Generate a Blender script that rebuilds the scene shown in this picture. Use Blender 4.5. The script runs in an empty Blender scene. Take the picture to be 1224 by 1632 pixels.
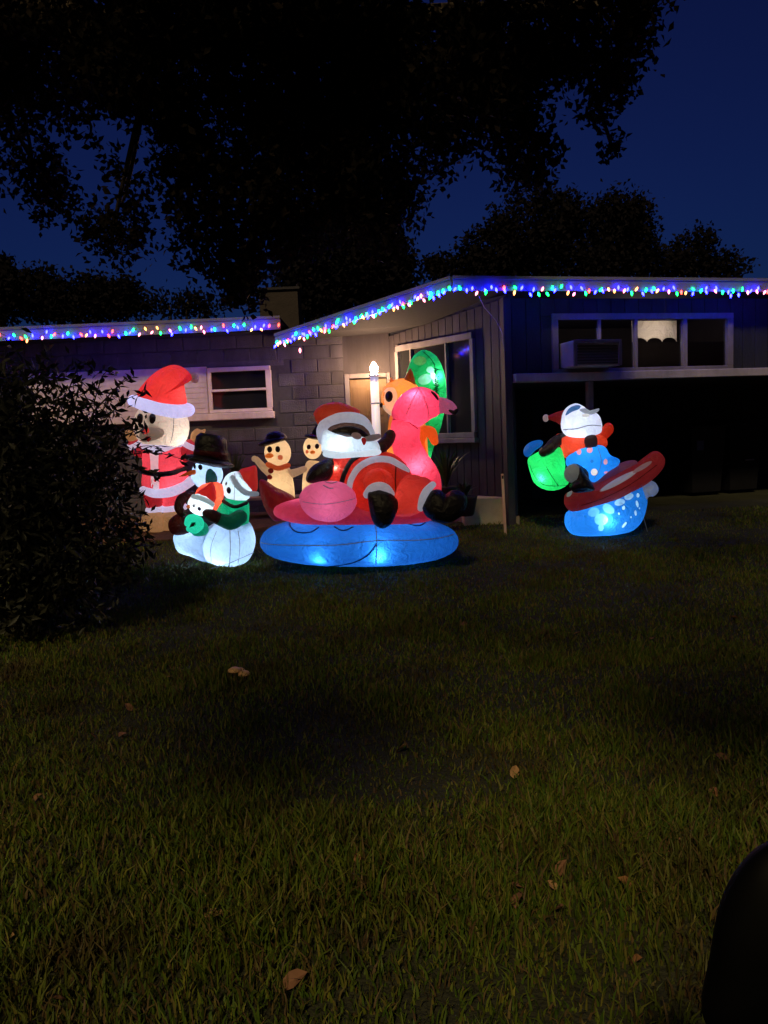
import bpy, math, random
import numpy as np
from mathutils import Vector, Matrix
from mathutils.bvhtree import BVHTree
from mathutils import noise as mnoise

R = math.radians
random.seed(7); rng = np.random.default_rng(7)
S = bpy.context.scene
C = S.collection

# ------------------------------------------------------------------ camera
W, H, F = 1224.0, 1632.0, 1226.0          # photograph size and focal length, in photograph pixels
PITCH, ROLL = R(-5.9), R(2.4)
CAM = Vector((0, 0, 1.6))
_r, _f = Vector((1, 0, 0)), Vector((0, math.cos(PITCH), math.sin(PITCH)))
_u = Vector((0, -math.sin(PITCH), math.cos(PITCH)))
CU = _u * math.cos(ROLL) + _r * math.sin(ROLL)
CR = _r * math.cos(ROLL) - _u * math.sin(ROLL)
cd = bpy.data.cameras.new('camera'); cam = bpy.data.objects.new('camera', cd); C.objects.link(cam)
cam.matrix_world = Matrix.Translation(CAM) @ Matrix((CR, CU, -_f)).transposed().to_4x4()
cd.sensor_fit = 'HORIZONTAL'; cd.sensor_width = 36; cd.lens = 36 * F / W
cd.clip_start = 0.05; cd.clip_end = 2000
S.camera = cam

# ------------------------------------------------------------------ sky, dim warm directional light, exposure
wd = bpy.data.worlds.new('World'); S.world = wd; wd.use_nodes = True
nt = wd.node_tree; bg = nt.nodes['Background']
sky = nt.nodes.new('ShaderNodeTexSky'); sky.sky_type = 'NISHITA'; sky.sun_disc = False
sky.sun_elevation = R(-1.8); sky.sun_rotation = R(0); sky.altitude = 0
sky.air_density = 1.0; sky.dust_density = 0.2; sky.ozone_density = 6.0
nt.links.new(sky.outputs[0], bg.inputs[0]); bg.inputs[1].default_value = 0.14
sl = bpy.data.lights.new('sun', 'SUN'); sl.energy = 1.3; sl.angle = R(5); sl.color = (1.0, 0.77, 0.38)
so = bpy.data.objects.new('sun', sl); C.objects.link(so)
so.rotation_euler = (R(47), 0, R(-14))      # shines down and away from the road, as the street side glow does
S.view_settings.view_transform = 'Standard'; S.view_settings.look = 'None'
S.view_settings.exposure = 0.4; S.view_settings.gamma = 1
S.render.engine = 'CYCLES'
S.cycles.use_denoising = True
S.cycles.max_bounces = 6; S.cycles.diffuse_bounces = 3; S.cycles.transmission_bounces = 4
S.cycles.sample_clamp_indirect = 3.0

# ------------------------------------------------------------------ helpers: projection, meshes, materials
def ray(px, py):
    return _f + CR * ((px - W / 2) / F) + CU * ((H / 2 - py) / F)
def P(px, py, Y):
    d = ray(px, py); return CAM + d * (Y / d.y)
def on_plane(px, py, p0, n):
    d = ray(px, py); return CAM + d * ((p0 - CAM).dot(n) / d.dot(n))
def gz(x, y):
    t = min(max((y - 5.0) / 6.0, 0), 1)
    return 0.40 * t * t * (3 - 2 * t) * 0.5 + 0.40 * t * 0.5
def ground_hit(px, py):
    d = ray(px, py); t = 0.5
    while t < 60:
        p = CAM + d * t
        if p.z <= gz(p.x, p.y): return p
        t += 0.01
    return CAM + d * 60

def tag(o, label=None, cat=None, group=None, kind=None):
    if label: o['label'] = label
    if cat: o['category'] = cat
    if group: o['group'] = group
    if kind: o['kind'] = kind
    return o
def empty(name, loc=(0, 0, 0), rot=(0, 0, 0)):
    o = bpy.data.objects.new(name, None); C.objects.link(o)
    o.location = loc; o.rotation_euler = rot; o.empty_display_size = 0.1
    return o
def mesh_obj(name, verts, faces, m, parent=None, smooth=True):
    me = bpy.data.meshes.new(name); me.from_pydata([tuple(v) for v in verts], [], faces)
    me.materials.append(m)
    if smooth: me.polygons.foreach_set('use_smooth', [True] * len(me.polygons))
    o = bpy.data.objects.new(name, me); C.objects.link(o)
    if parent: o.parent = parent
    return o
def share(name, me, parent, loc=(0, 0, 0), rot=(0, 0, 0), sc=(1, 1, 1)):
    o = bpy.data.objects.new(name, me); C.objects.link(o); o.parent = parent
    o.location = loc; o.rotation_euler = rot; o.scale = sc
    return o
BOXF = [(0, 1, 3, 2), (4, 6, 7, 5), (0, 4, 5, 1), (2, 3, 7, 6), (0, 2, 6, 4), (1, 5, 7, 3)]
def box_vf(x0, x1, y0, y1, z0, z1, b=0.0):
    """box with chamfered edges (b > 0)"""
    if b <= 0:
        return [(x, y, z) for x in (x0, x1) for y in (y0, y1) for z in (z0, z1)], list(BOXF)
    import bmesh
    bm = bmesh.new()
    vs = [bm.verts.new(v) for v in [(x, y, z) for x in (x0, x1) for y in (y0, y1) for z in (z0, z1)]]
    for f in BOXF: bm.faces.new([vs[i] for i in f])
    bmesh.ops.recalc_face_normals(bm, faces=bm.faces)
    bmesh.ops.bevel(bm, geom=bm.edges[:] + bm.verts[:], offset=b, segments=1, affect='EDGES')
    bm.verts.index_update()
    v = [tuple(q.co) for q in bm.verts]; f = [tuple(q.index for q in fc.verts) for fc in bm.faces]
    bm.free(); return v, f
def box(name, x0, x1, y0, y1, z0, z1, m, parent=None, b=0.0):
    v, f = box_vf(x0, x1, y0, y1, z0, z1, b)
    return mesh_obj(name, v, f, m, parent, smooth=False)
def prism(name, poly, z0, z1, m, parent=None):
    """vertical prism over an x,y polygon; z0, z1 numbers or per-vertex lists"""
    n = len(poly)
    a = z0 if isinstance(z0, (list, tuple)) else [z0] * n
    b = z1 if isinstance(z1, (list, tuple)) else [z1] * n
    v = [(p[0], p[1], a[i]) for i, p in enumerate(poly)] + [(p[0], p[1], b[i]) for i, p in enumerate(poly)]
    f = [tuple(range(n))[::-1], tuple(range(n, 2 * n))] + [(i, (i + 1) % n, n + (i + 1) % n, n + i) for i in range(n)]
    return mesh_obj(name, v, f, m, parent, smooth=False)
def spline(pts, n=6, closed=False):
    pts = [np.array(p, float) for p in pts]; N = len(pts); out = []
    segs = N if closed else N - 1
    for i in range(segs):
        if closed: p0, p1, p2, p3 = pts[i - 1], pts[i], pts[(i + 1) % N], pts[(i + 2) % N]
        else: p0, p1, p2, p3 = pts[max(i - 1, 0)], pts[i], pts[i + 1], pts[min(i + 2, N - 1)]
        for k in range(n):
            t = k / n
            out.append(0.5 * (2 * p1 + (p2 - p0) * t + (2 * p0 - 5 * p1 + 4 * p2 - p3) * t * t + (3 * p1 - p0 - 3 * p2 + p3) * t ** 3))
    if not closed: out.append(pts[-1])
    return out
def tube_vf(pts, rad, seg=12, flat=1.0, cap=True, flat_axis=Vector((0, 1, 0))):
    """swept tube through pts with a radius per point, hemispherical ends; flat scales the radius along flat_axis"""
    pts = [Vector(p) for p in pts]; rings = []
    n = len(pts); tan = []
    for i in range(n):
        t = pts[min(i + 1, n - 1)] - pts[max(i - 1, 0)]
        tan.append(t.normalized() if t.length > 1e-9 else Vector((0, 0, 1)))
    ref = Vector((0, 1, 0)) if abs(tan[0].y) < 0.9 else Vector((1, 0, 0))
    nrm = (ref - tan[0] * ref.dot(tan[0])).normalized()
    stations = []
    if cap:
        for a in (75, 50, 25): stations.append((pts[0] - tan[0] * rad[0] * math.sin(R(a)), rad[0] * math.cos(R(a)), tan[0]))
    for i in range(n): stations.append((pts[i], rad[i], tan[i]))
    if cap:
        for a in (25, 50, 75): stations.append((pts[-1] + tan[-1] * rad[-1] * math.sin(R(a)), rad[-1] * math.cos(R(a)), tan[-1]))
    v, f = [], []
    for (c, r, t) in stations:
        nrm = (nrm - t * nrm.dot(t))
        nrm = nrm.normalized() if nrm.length > 1e-6 else t.orthogonal().normalized()
        bi = t.cross(nrm)
        for k in range(seg):
            a = 2 * math.pi * k / seg
            d = nrm * math.cos(a) + bi * math.sin(a)
            d = d + flat_axis * (d.dot(flat_axis) * (flat - 1))
            v.append(c + d * r)
    m = len(stations)
    for i in range(m - 1):
        for k in range(seg):
            k2 = (k + 1) % seg
            f.append((i * seg + k, i * seg + k2, (i + 1) * seg + k2, (i + 1) * seg + k))
    f.append(tuple(range(seg))[::-1]); f.append(tuple((m - 1) * seg + k for k in range(seg)))
    return v, f

# ---- materials
def newmat(name):
    m = bpy.data.materials.new(name); m.use_nodes = True
    n = m.node_tree.nodes; b = n['Principled BSDF']; o = n['Material Output']
    return m, m.node_tree, b, o
def mat(name, col, rough=0.7, noise=0.25, scale=8.0, bump=0.0, bscale=40.0, spec=0.3, metal=0.0, stretch=(1, 1, 1), vary=0.0, stain=0.0):
    m, t, b, o = newmat(name)
    b.inputs['Roughness'].default_value = rough; b.inputs['Specular IOR Level'].default_value = spec
    b.inputs['Metallic'].default_value = metal
    tc = t.nodes.new('ShaderNodeTexCoord'); mp = t.nodes.new('ShaderNodeMapping'); mp.inputs['Scale'].default_value = stretch
    t.links.new(tc.outputs['Object'], mp.inputs[0])
    nz = t.nodes.new('ShaderNodeTexNoise'); nz.inputs['Scale'].default_value = scale; nz.inputs['Detail'].default_value = 6
    t.links.new(mp.outputs[0], nz.inputs['Vector'])
    mx = t.nodes.new('ShaderNodeMix'); mx.data_type = 'RGBA'
    mx.inputs[6].default_value = tuple(c * (1 - noise) for c in col) + (1,)
    mx.inputs[7].default_value = tuple(min(c * (1 + noise), 1) for c in col) + (1,)
    t.links.new(nz.outputs['Fac'], mx.inputs[0]); t.links.new(mx.outputs[2], b.inputs['Base Color'])
    if vary or stain:
        src = mx.outputs[2]
        if vary:
            oi = t.nodes.new('ShaderNodeObjectInfo'); mr = t.nodes.new('ShaderNodeMapRange'); mr.inputs['To Min'].default_value = 1 - vary; mr.inputs['To Max'].default_value = 1 + vary
            t.links.new(oi.outputs['Random'], mr.inputs['Value']); vm = t.nodes.new('ShaderNodeVectorMath'); vm.operation = 'SCALE'
            t.links.new(src, vm.inputs[0]); t.links.new(mr.outputs[0], vm.inputs['Scale']); src = vm.outputs[0]
        if stain:                                        # weather marks running down the wall
            ge = t.nodes.new('ShaderNodeNewGeometry'); m3 = t.nodes.new('ShaderNodeMapping'); m3.inputs['Scale'].default_value = (1.6, 1.6, .45); t.links.new(ge.outputs['Position'], m3.inputs[0])
            n3 = t.nodes.new('ShaderNodeTexNoise'); n3.inputs['Scale'].default_value = 1.7; n3.inputs['Detail'].default_value = 7; n3.inputs['Roughness'].default_value = .65; t.links.new(m3.outputs[0], n3.inputs['Vector'])
            r3 = t.nodes.new('ShaderNodeMapRange'); r3.inputs['From Min'].default_value = .35; r3.inputs['From Max'].default_value = .68; r3.inputs['To Min'].default_value = 1 - stain; r3.inputs['To Max'].default_value = 1 + stain * .5
            t.links.new(n3.outputs['Fac'], r3.inputs['Value']); v3 = t.nodes.new('ShaderNodeVectorMath'); v3.operation = 'SCALE'; t.links.new(src, v3.inputs[0]); t.links.new(r3.outputs[0], v3.inputs['Scale']); src = v3.outputs[0]
        t.links.new(src, b.inputs['Base Color'])
    if bump:
        n2 = t.nodes.new('ShaderNodeTexNoise'); n2.inputs['Scale'].default_value = bscale; n2.inputs['Detail'].default_value = 4
        t.links.new(mp.outputs[0], n2.inputs['Vector'])
        bp = t.nodes.new('ShaderNodeBump'); bp.inputs['Strength'].default_value = bump; bp.inputs['Distance'].default_value = 0.02
        t.links.new(n2.outputs['Fac'], bp.inputs['Height']); t.links.new(bp.outputs[0], b.inputs['Normal'])
    return m
def emis(name, col, strength):
    m, t, b, o = newmat(name)
    b.inputs['Base Color'].default_value = tuple(col) + (1,); b.inputs['Roughness'].default_value = 0.3
    b.inputs['Emission Color'].default_value = tuple(col) + (1,); b.inputs['Emission Strength'].default_value = strength
    return m
_fab = {}
def fab(col, glow=0.0, trans=0.6, spots=(), rough=0.42, name='inflated_nylon', gcol=None):
    """thin nylon lit by lamps inside: diffuse skin + translucent; glow = emission painted into the cloth in place of lamp light.
    spots: printed ellipses (cx, cz, rx, rz, colour) in the thing's own metres, on the front half"""
    key = (tuple(col), glow, trans, tuple(spots), rough, gcol)
    if key in _fab: return _fab[key]
    m, t, b, o = newmat(name); N, L = t.nodes, t.links
    tc = N.new('ShaderNodeTexCoord')
    nz = N.new('ShaderNodeTexNoise'); nz.inputs['Scale'].default_value = 11; nz.inputs['Detail'].default_value = 4; nz.inputs['Distortion'].default_value = 1.2
    L.new(tc.outputs['Object'], nz.inputs['Vector'])
    bp = N.new('ShaderNodeBump'); bp.inputs['Strength'].default_value = 0.8; bp.inputs['Distance'].default_value = 0.04
    L.new(nz.outputs['Fac'], bp.inputs['Height'])
    mx = N.new('ShaderNodeMix'); mx.data_type = 'RGBA'
    mx.inputs[6].default_value = tuple(c * 0.80 for c in col) + (1,); mx.inputs[7].default_value = tuple(min(1, c * 1.1) for c in col) + (1,)
    L.new(nz.outputs['Fac'], mx.inputs[0]); src = mx.outputs[2]
    if spots:
        sx = N.new('ShaderNodeSeparateXYZ'); L.new(tc.outputs['Object'], sx.inputs[0])
        for (cx, cz, rx, rz, ang, sc_) in spots:
            ca, sa = math.cos(ang), math.sin(ang)
            def lin(ax, az, k):        # ax*x + az*z + k
                a = N.new('ShaderNodeMath'); a.operation = 'MULTIPLY_ADD'; L.new(sx.outputs[0], a.inputs[0]); a.inputs[1].default_value = ax; a.inputs[2].default_value = k
                c = N.new('ShaderNodeMath'); c.operation = 'MULTIPLY_ADD'; L.new(sx.outputs[2], c.inputs[0]); c.inputs[1].default_value = az; L.new(a.outputs[0], c.inputs[2])
                p = N.new('ShaderNodeMath'); p.operation = 'POWER'; q = N.new('ShaderNodeMath'); q.operation = 'ABSOLUTE'; L.new(c.outputs[0], q.inputs[0])
                L.new(q.outputs[0], p.inputs[0]); p.inputs[1].default_value = 2; return p.outputs[0]
            e1 = lin(ca / rx, sa / rx, -(ca * cx + sa * cz) / rx); e2 = lin(-sa / rz, ca / rz, -(-sa * cx + ca * cz) / rz)
            ad = N.new('ShaderNodeMath'); ad.operation = 'ADD'; L.new(e1, ad.inputs[0]); L.new(e2, ad.inputs[1])
            lt = N.new('ShaderNodeMapRange'); lt.inputs['From Min'].default_value = 1.12; lt.inputs['From Max'].default_value = 0.88; L.new(ad.outputs[0], lt.inputs['Value'])
            m2 = N.new('ShaderNodeMix'); m2.data_type = 'RGBA'; L.new(lt.outputs[0], m2.inputs[0]); L.new(src, m2.inputs[6]); m2.inputs[7].default_value = tuple(sc_) + (1,)
            src = m2.outputs[2]
    b.inputs['Roughness'].default_value = rough; b.inputs['Specular IOR Level'].default_value = 0.35
    L.new(src, b.inputs['Base Color']); L.new(bp.outputs[0], b.inputs['Normal'])
    tr = N.new('ShaderNodeBsdfTranslucent'); lt_ = N.new('ShaderNodeMix'); lt_.data_type = 'RGBA'; lt_.inputs[0].default_value = .014 if max(col) > .25 else 0.0
    L.new(src, lt_.inputs[6]); lt_.inputs[7].default_value = (1, 1, 1, 1); L.new(lt_.outputs[2], tr.inputs['Color']); L.new(bp.outputs[0], tr.inputs['Normal'])
    ms = N.new('ShaderNodeMixShader'); ms.inputs[0].default_value = trans
    L.new(b.outputs[0], ms.inputs[1]); L.new(tr.outputs[0], ms.inputs[2]); out = ms.outputs[0]
    if glow > 0:
        em = N.new('ShaderNodeEmission'); em.inputs['Strength'].default_value = glow * 0.55  # cloth emits by itself where the inner lamps do not reach
        if gcol: em.inputs['Color'].default_value = tuple(gcol) + (1,)
        else: L.new(src, em.inputs['Color'])
        ad = N.new('ShaderNodeAddShader'); L.new(out, ad.inputs[0]); L.new(em.outputs[0], ad.inputs[1]); out = ad.outputs[0]
    L.new(out, o.inputs['Surface'])
    _fab[key] = m; return m
def glass(name, tint=(0.9, 0.95, 1.0)):
    m, t, b, o = newmat(name); N, L = t.nodes, t.links
    tr = N.new('ShaderNodeBsdfTransparent'); tr.inputs[0].default_value = tuple(tint) + (1,)
    gl = N.new('ShaderNodeBsdfGlossy'); gl.inputs['Roughness'].default_value = 0.04
    fr = N.new('ShaderNodeFresnel'); fr.inputs['IOR'].default_value = 1.5
    ms = N.new('ShaderNodeMixShader'); L.new(fr.outputs[0], ms.inputs[0]); L.new(tr.outputs[0], ms.inputs[1]); L.new(gl.outputs[0], ms.inputs[2])
    L.new(ms.outputs[0], o.inputs['Surface']); return m

# ------------------------------------------------------------------ a thing traced from photograph pixels into its own metric frame
def wob(v, a=0.006):
    # the slack of air-filled cloth: broad dents and finer puckers
    out = []
    for p in v:
        p = Vector(p); out.append(p + mnoise.noise_vector(p * 5.0) * a + mnoise.noise_vector(p * 17.0 + Vector((3, 1, 7))) * a * .45)
    return out
class Thing:
    def __init__(self, name, label, cat, px, py, Y=None, group=None, sink=0.02):
        if Y is None: p = ground_hit(px, py); Y = p.y
        else: p = P(px, py, Y)
        self.px, self.py, self.Y = px, py, Y
        yaw = math.atan((px - W / 2) / F)
        self.s = Y / F; self.sx = self.s * math.cos(yaw)
        self.e = empty(name, (p.x, p.y, p.z - sink), (0, ROLL, -yaw)); self.sink = sink
        tag(self.e, label, cat, group)
    def L(self, px, py, dy=0.0):                    # dy in pixels of depth, positive away from the viewer
        k = 1 + dy * self.s / self.Y
        return Vector(((px - self.px) * self.sx * k, dy * self.s, (self.py - py) * self.s * k + self.sink))
    def spot(self, cx, cy, rx, ry, col, ang=0.0):
        p = self.L(cx, cy); return (p.x, p.z, rx * self.s, ry * self.s, R(ang), tuple(col))
    def E(self, name, cx, cy, rx, ry, rd, m, dy=0, ang=0, n=2.0, seg=28, par=None):
        """superellipsoid; ang turns it in the picture plane (counter-clockwise)"""
        v, f = [], []; rings = seg // 2; c = self.L(cx, cy, dy); ca, sa = math.cos(R(ang)), math.sin(R(ang))
        def sp(x, e): return math.copysign(abs(x) ** e, x)
        ex = 2.0 / n
        for i in range(rings + 1):
            th = math.pi * i / rings
            for k in range(seg):
                ph = 2 * math.pi * k / seg
                x = sp(math.sin(th), ex) * sp(math.cos(ph), ex) * rx * self.s
                y = sp(math.sin(th), ex) * sp(math.sin(ph), ex) * rd * self.s
                z = sp(math.cos(th), ex) * ry * self.s
                v.append((c.x + x * ca - z * sa, c.y + y, c.z + x * sa + z * ca))
        for i in range(rings):
            for k in range(seg):
                k2 = (k + 1) % seg; f.append((i * seg + k, (i + 1) * seg + k, (i + 1) * seg + k2, i * seg + k2))
        return mesh_obj(name, wob(v), f, m, par or self.e)
    def O(self, name, outline, rd, m, dy=0, cen=None, rings=9, n=5, rdb=None, par=None, pw=0.5):
        """air-filled form with the given outline: both faces swell out to rd (front) and rdb (back)"""
        pts = spline(outline, n, True); N_ = len(pts)
        if cen is None: cen = np.mean(pts, axis=0)
        rdb = rd if rdb is None else rdb
        v, f = [], []
        for side in (-1, 1):
            for i in range(rings):
                phi = math.pi / 2 * (1 - i / rings); sc = math.sin(phi); hh = max(math.cos(phi), 0) ** (2 * pw)
                if side == 1 and i == 0: continue
                for q in pts:
                    p = cen + (q - cen) * sc
                    v.append(self.L(p[0], p[1], dy + side * (rd if side < 0 else rdb) * hh))
            v.append(self.L(cen[0], cen[1], dy + side * (rd if side < 0 else rdb)))
        nf = rings * N_                              # index of the front pole
        def ring(side, i):
            return (i * N_) if (side < 0 or i == 0) else nf + 1 + (i - 1) * N_
        for side in (-1, 1):
            for i in range(rings - 1):
                a, b = ring(side, i), ring(side, i + 1)
                for k in range(N_):
                    k2 = (k + 1) % N_; q = (a + k, a + k2, b + k2, b + k); f.append(q if side > 0 else q[::-1])
            a = ring(side, rings - 1); pole = nf if side < 0 else len(v) - 1
            for k in range(N_):
                q = (a + k, a + (k + 1) % N_, pole); f.append(q if side > 0 else q[::-1])
        return mesh_obj(name, wob(v), f, m, par or self.e)
    def T(self, name, pts, m, n=6, seg=16, flat=1.0, cap=True, lin=False, par=None):
        """tube through (px, py, depth px, radius px)"""
        q = [np.array(p, float) for p in pts] if lin else spline(pts, n)
        v, f = tube_vf([self.L(p[0], p[1], p[2]) for p in q], [p[3] * self.s for p in q], seg, flat, cap)
        return mesh_obj(name, wob(v, .004) if m is not M_seam and m is not M_rope else v, f, m, par or self.e)
    def bvh(self, objs):
        v, f = [], []
        for o in (objs if isinstance(objs, (list, tuple)) else [objs]):
            k = len(v); v += [q.co.copy() for q in o.data.vertices]; f += [tuple(i + k for i in p.vertices) for p in o.data.polygons]
        return BVHTree.FromPolygons(v, f)
    def front(self, bv, px, py, lift):
        p = self.L(px, py); h = bv.ray_cast(Vector((p.x, -6, p.z)), Vector((0, 1, 0)))[0]
        return (h + Vector((0, -lift, 0))) if h else None
    def seam(self, objs, pts, m, r=0.5, name='seam', lift=0.0005, n=6, par=None):
        bv = self.bvh(objs); q = [self.front(bv, p[0], p[1], lift) for p in spline(pts, n)]; q = [p for p in q if p]
        if len(q) < 3: return None
        v, f = tube_vf(q, [r * self.s] * len(q), 5, cap=False); return mesh_obj(name, v, f, m, par or self.e)
    def patch(self, name, objs, outline, m, lift=0.003, par=None, n=4):
        """sewn-on patch lying on the front of objs"""
        bv = self.bvh(objs); pts = spline(outline, n, True); cen = np.mean(pts, axis=0); v, f = [], []; N_ = len(pts)
        last = self.front(bv, cen[0], cen[1], lift) or self.L(cen[0], cen[1], -20)
        yy = last.y
        for sc in (1.0, 0.66, 0.33):
            for p in pts:
                q = cen + (p - cen) * sc; h = self.front(bv, q[0], q[1], lift)
                if h is None: l = self.L(q[0], q[1]); h = Vector((l.x, yy, l.z))
                v.append(h)
        v.append(last)
        for i in range(2):
            for k in range(N_): f.append((i * N_ + k, i * N_ + (k + 1) % N_, (i + 1) * N_ + (k + 1) % N_, (i + 1) * N_ + k))
        for k in range(N_): f.append((2 * N_ + k, 2 * N_ + (k + 1) % N_, 3 * N_))
        return mesh_obj(name, v, f, m, par or self.e)
    def ell(self, cx, cy, rx, ry, ang=0):
        return [(cx + rx * math.cos(a) * math.cos(R(ang)) + ry * math.sin(a) * math.sin(R(ang)), cy - rx * math.cos(a) * math.sin(R(ang)) + ry * math.sin(a) * math.cos(R(ang))) for a in np.linspace(0, 2 * math.pi, 9)[:-1]]
    def lamp(self, px, py, dy, watts, col=(0.75, 0.88, 1.0), rad=0.02):
        l = bpy.data.lights.new('led_lamp', 'POINT'); l.energy = watts * 2.3; l.color = col; l.shadow_soft_size = rad
        o = bpy.data.objects.new('led_lamp', l); C.objects.link(o); o.parent = self.e; o.location = self.L(px, py, dy)
        return o

# ================================================================== THE SETTING
M_soil = mat('lawn_soil', (0.026, 0.027, 0.015), 0.95, 0.6, 3.5, 1.0, 60)
M_mulch = mat('mulch', (0.14, 0.075, 0.04), 0.95, 0.6, 22, 1.0, 90)
# ground sheet: fine near the viewer, coarse to the horizon
xs = np.concatenate([[-200, -100, -40, -20], np.linspace(-12, 12, 49), [20, 40, 100, 200]])
ys = np.concatenate([[-60, -40, -20, -8], np.linspace(-4, 16, 61), [22, 40, 100, 200, 320]])
gv, gf = [], []
for y in ys:
    for x in xs:
        bump = 0.012 * math.sin(x * 2.1 + 1.3 * math.sin(y * 1.7)) + 0.010 * math.sin(y * 2.9 + x) if -4 < y < 9 and abs(x) < 12 else 0
        gv.append((x, y, gz(x, y) + bump))
nx = len(xs)
for j in range(len(ys) - 1):
    for i in range(nx - 1): gf.append((j * nx + i, j * nx + i + 1, (j + 1) * nx + i + 1, (j + 1) * nx + i))
tag(mesh_obj('ground', gv, gf, M_soil), kind='structure')
def ground_z(x, y):
    b = 0.012 * math.sin(x * 2.1 + 1.3 * math.sin(y * 1.7)) + 0.010 * math.sin(y * 2.9 + x) if -4 < y < 9 and abs(x) < 12 else 0
    return gz(x, y) + b

# ------------------------------------------------------------------ house
LW = 11.8                                               # front wall of the set-back left wing
M_mortar = mat('mortar', (0.055, 0.05, 0.058), 0.95, 0.3, 20)
M_block = mat('painted_block', (0.075, 0.066, 0.082), 0.85, 0.25, 5, 0.6, 60, vary=.16, stain=.35)
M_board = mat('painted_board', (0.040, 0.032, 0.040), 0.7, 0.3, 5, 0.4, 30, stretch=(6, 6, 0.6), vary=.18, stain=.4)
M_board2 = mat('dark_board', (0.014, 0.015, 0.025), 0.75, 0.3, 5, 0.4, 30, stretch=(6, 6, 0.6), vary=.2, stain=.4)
M_trim = mat('white_trim', (0.68, 0.54, 0.53), 0.6, 0.15, 12, 0.15, 60, stain=.25)
M_trim2 = mat('worn_trim', (0.15, 0.13, 0.15), 0.65, 0.25, 9, 0.2, 50, stain=.35)
M_pane = mat('night_pane', (0.012, 0.012, 0.014), 0.08, 0.1, 3, spec=0.3)
M_roof = mat('roof_gravel', (0.030, 0.027, 0.038), 0.95, 0.4, 30)
M_dark = mat('dark_interior', (0.03, 0.022, 0.02), 0.9, 0.4, 4)
M_glass = glass('window_glass')
house = empty('house', (0, LW, 0.35)); tag(house, 'low dark house with string lights along its roof edge and lit windows', 'house')
house_inv = Matrix.Translation((0, -LW, -0.35))
def hp(o):                                               # parent without moving
    o.parent = house; o.matrix_parent_inverse = house_inv; return o
zE = P(300, 512, 11.2).z                                 # left eave
zA = P(720, 443, 9.3).z                                  # right eave
A = P(720, 443, 9.3)
lo, hi = 9.3, 14.0                                       # the right eave recedes a little: find its depth at the picture's edge
for _ in range(40):
    mid = (lo + hi) / 2
    if P(1224, 447, mid).z > zA: hi = mid
    else: lo = mid
B = P(1224, 447, lo)
uF = Vector((B.x - A.x, B.y - A.y, 0)).normalized(); nF = Vector((uF.y, -uF.x, 0))
K = P(810, 600, 9.85); M_ = P(622, 600, LW)              # front and back end of the angled entry wall
uS = Vector((M_.x - K.x, M_.y - K.y, 0)); lenS = uS.length; uS.normalize(); nS = Vector((-uS.y, uS.x, 0))
if nS.y > 0: nS = -nS

# left wing block wall, every block its own piece
xL, xR = -7.2, P(553, 700, LW).x
bw = hp(box('block_wall', xL, xR, LW, LW + 0.2, 0.15, zE - 0.10, M_mortar)); bw_inv = Matrix.Identity(4)
v, f = box_vf(-0.194, 0.194, -0.012, 0.10, -0.094, 0.094, 0.008)
blk = bpy.data.meshes.new('block'); blk.from_pydata(v, [], f); blk.materials.append(M_block)
wx0, wx1 = P(333, 620, LW).x, P(433, 620, LW).x; wz0, wz1 = P(383, 656, LW).z, P(383, 587, LW).z
px0 = P(48, 620, LW).x; pz0, pz1 = P(250, 672, LW).z, P(250, 588, LW).z
row = 0; z = 0.25
while z < zE - 0.2:
    x = xR - 0.2 - (0.2 if row % 2 else 0)
    while x > -5.9:
        hidden = (x - 0.19 < wx1 + 0.02 and x + 0.19 > px0 - 0.05 and z + 0.1 > wz0 - 0.14 and z - 0.1 < wz1 + 0.03)
        if not hidden:
            o = bpy.data.objects.new('block', blk); C.objects.link(o); o.parent = bw
            o.location = (x, LW - 0.0 + random.uniform(-0.002, 0.002), z)
        x -= 0.4
    if row % 2:                                          # half block at the door end
        o = bpy.data.objects.new('block', blk); C.objects.link(o); o.parent = bw; o.location = (xR - 0.1 + 0.097, LW, z); o.scale = (0.48, 1, 1)
        o.location.x = xR - 0.098
    row += 1; z += 0.2
for ch in bw.children: ch.matrix_parent_inverse = Matrix.Identity(4)
# lintel panel and painted panel beside the window
fill = hp(box('wall_panel', px0 - 0.24, wx1 + 0.2, LW - 0.008, LW + 0.05, wz1 + 0.02, wz1 + 0.24, M_block))
pan = hp(box('window_shutter', px0, wx0 - 0.01, LW - 0.05, LW + 0.05, pz0 + 0.09, pz1, M_trim, b=0.006))
box('shutter_sill', px0 - 0.02, wx0 - 0.005, LW - 0.09, LW + 0.04, pz0 - 0.02, pz0 + 0.085, M_trim, b=0.008).parent = pan
for k in range(1, 9):                                    # lap boards of the shutter
    zz = pz0 + 0.09 + k * (pz1 - pz0 - 0.09) / 9
    box('slat', px0 + 0.01, wx0 - 0.02, LW - 0.056, LW - 0.051, zz - (pz1 - pz0 - .09) / 9 + .004, zz - 0.003, M_trim).parent = pan
win = hp(box('window', wx0, wx1, LW - 0.012, LW + 0.05, wz0, wz1, M_pane))
for (a0, a1, b0, b1) in ((wx0, wx1, wz1 - 0.045, wz1 + 0.02), (wx0, wx1, wz0 - 0.01, wz0 + 0.04), (wx0, wx0 + 0.05, wz0 + .04, wz1 - .045), (wx1 - 0.075, wx1 + 0.01, wz0 + .04, wz1 - .045), (wx0 + .05, wx1 - .075, (wz0 + wz1) / 2 - 0.018, (wz0 + wz1) / 2 + 0.018)):
    box('window_frame', a0, a1, LW - 0.07, LW - 0.005, b0, b1, M_trim, win, 0.005)
box('window_sill', wx0 - 0.02, wx1 + 0.03, LW - 0.13, LW + 0.03, wz0 - 0.12, wz0 - 0.015, M_trim, win, 0.01)
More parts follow.
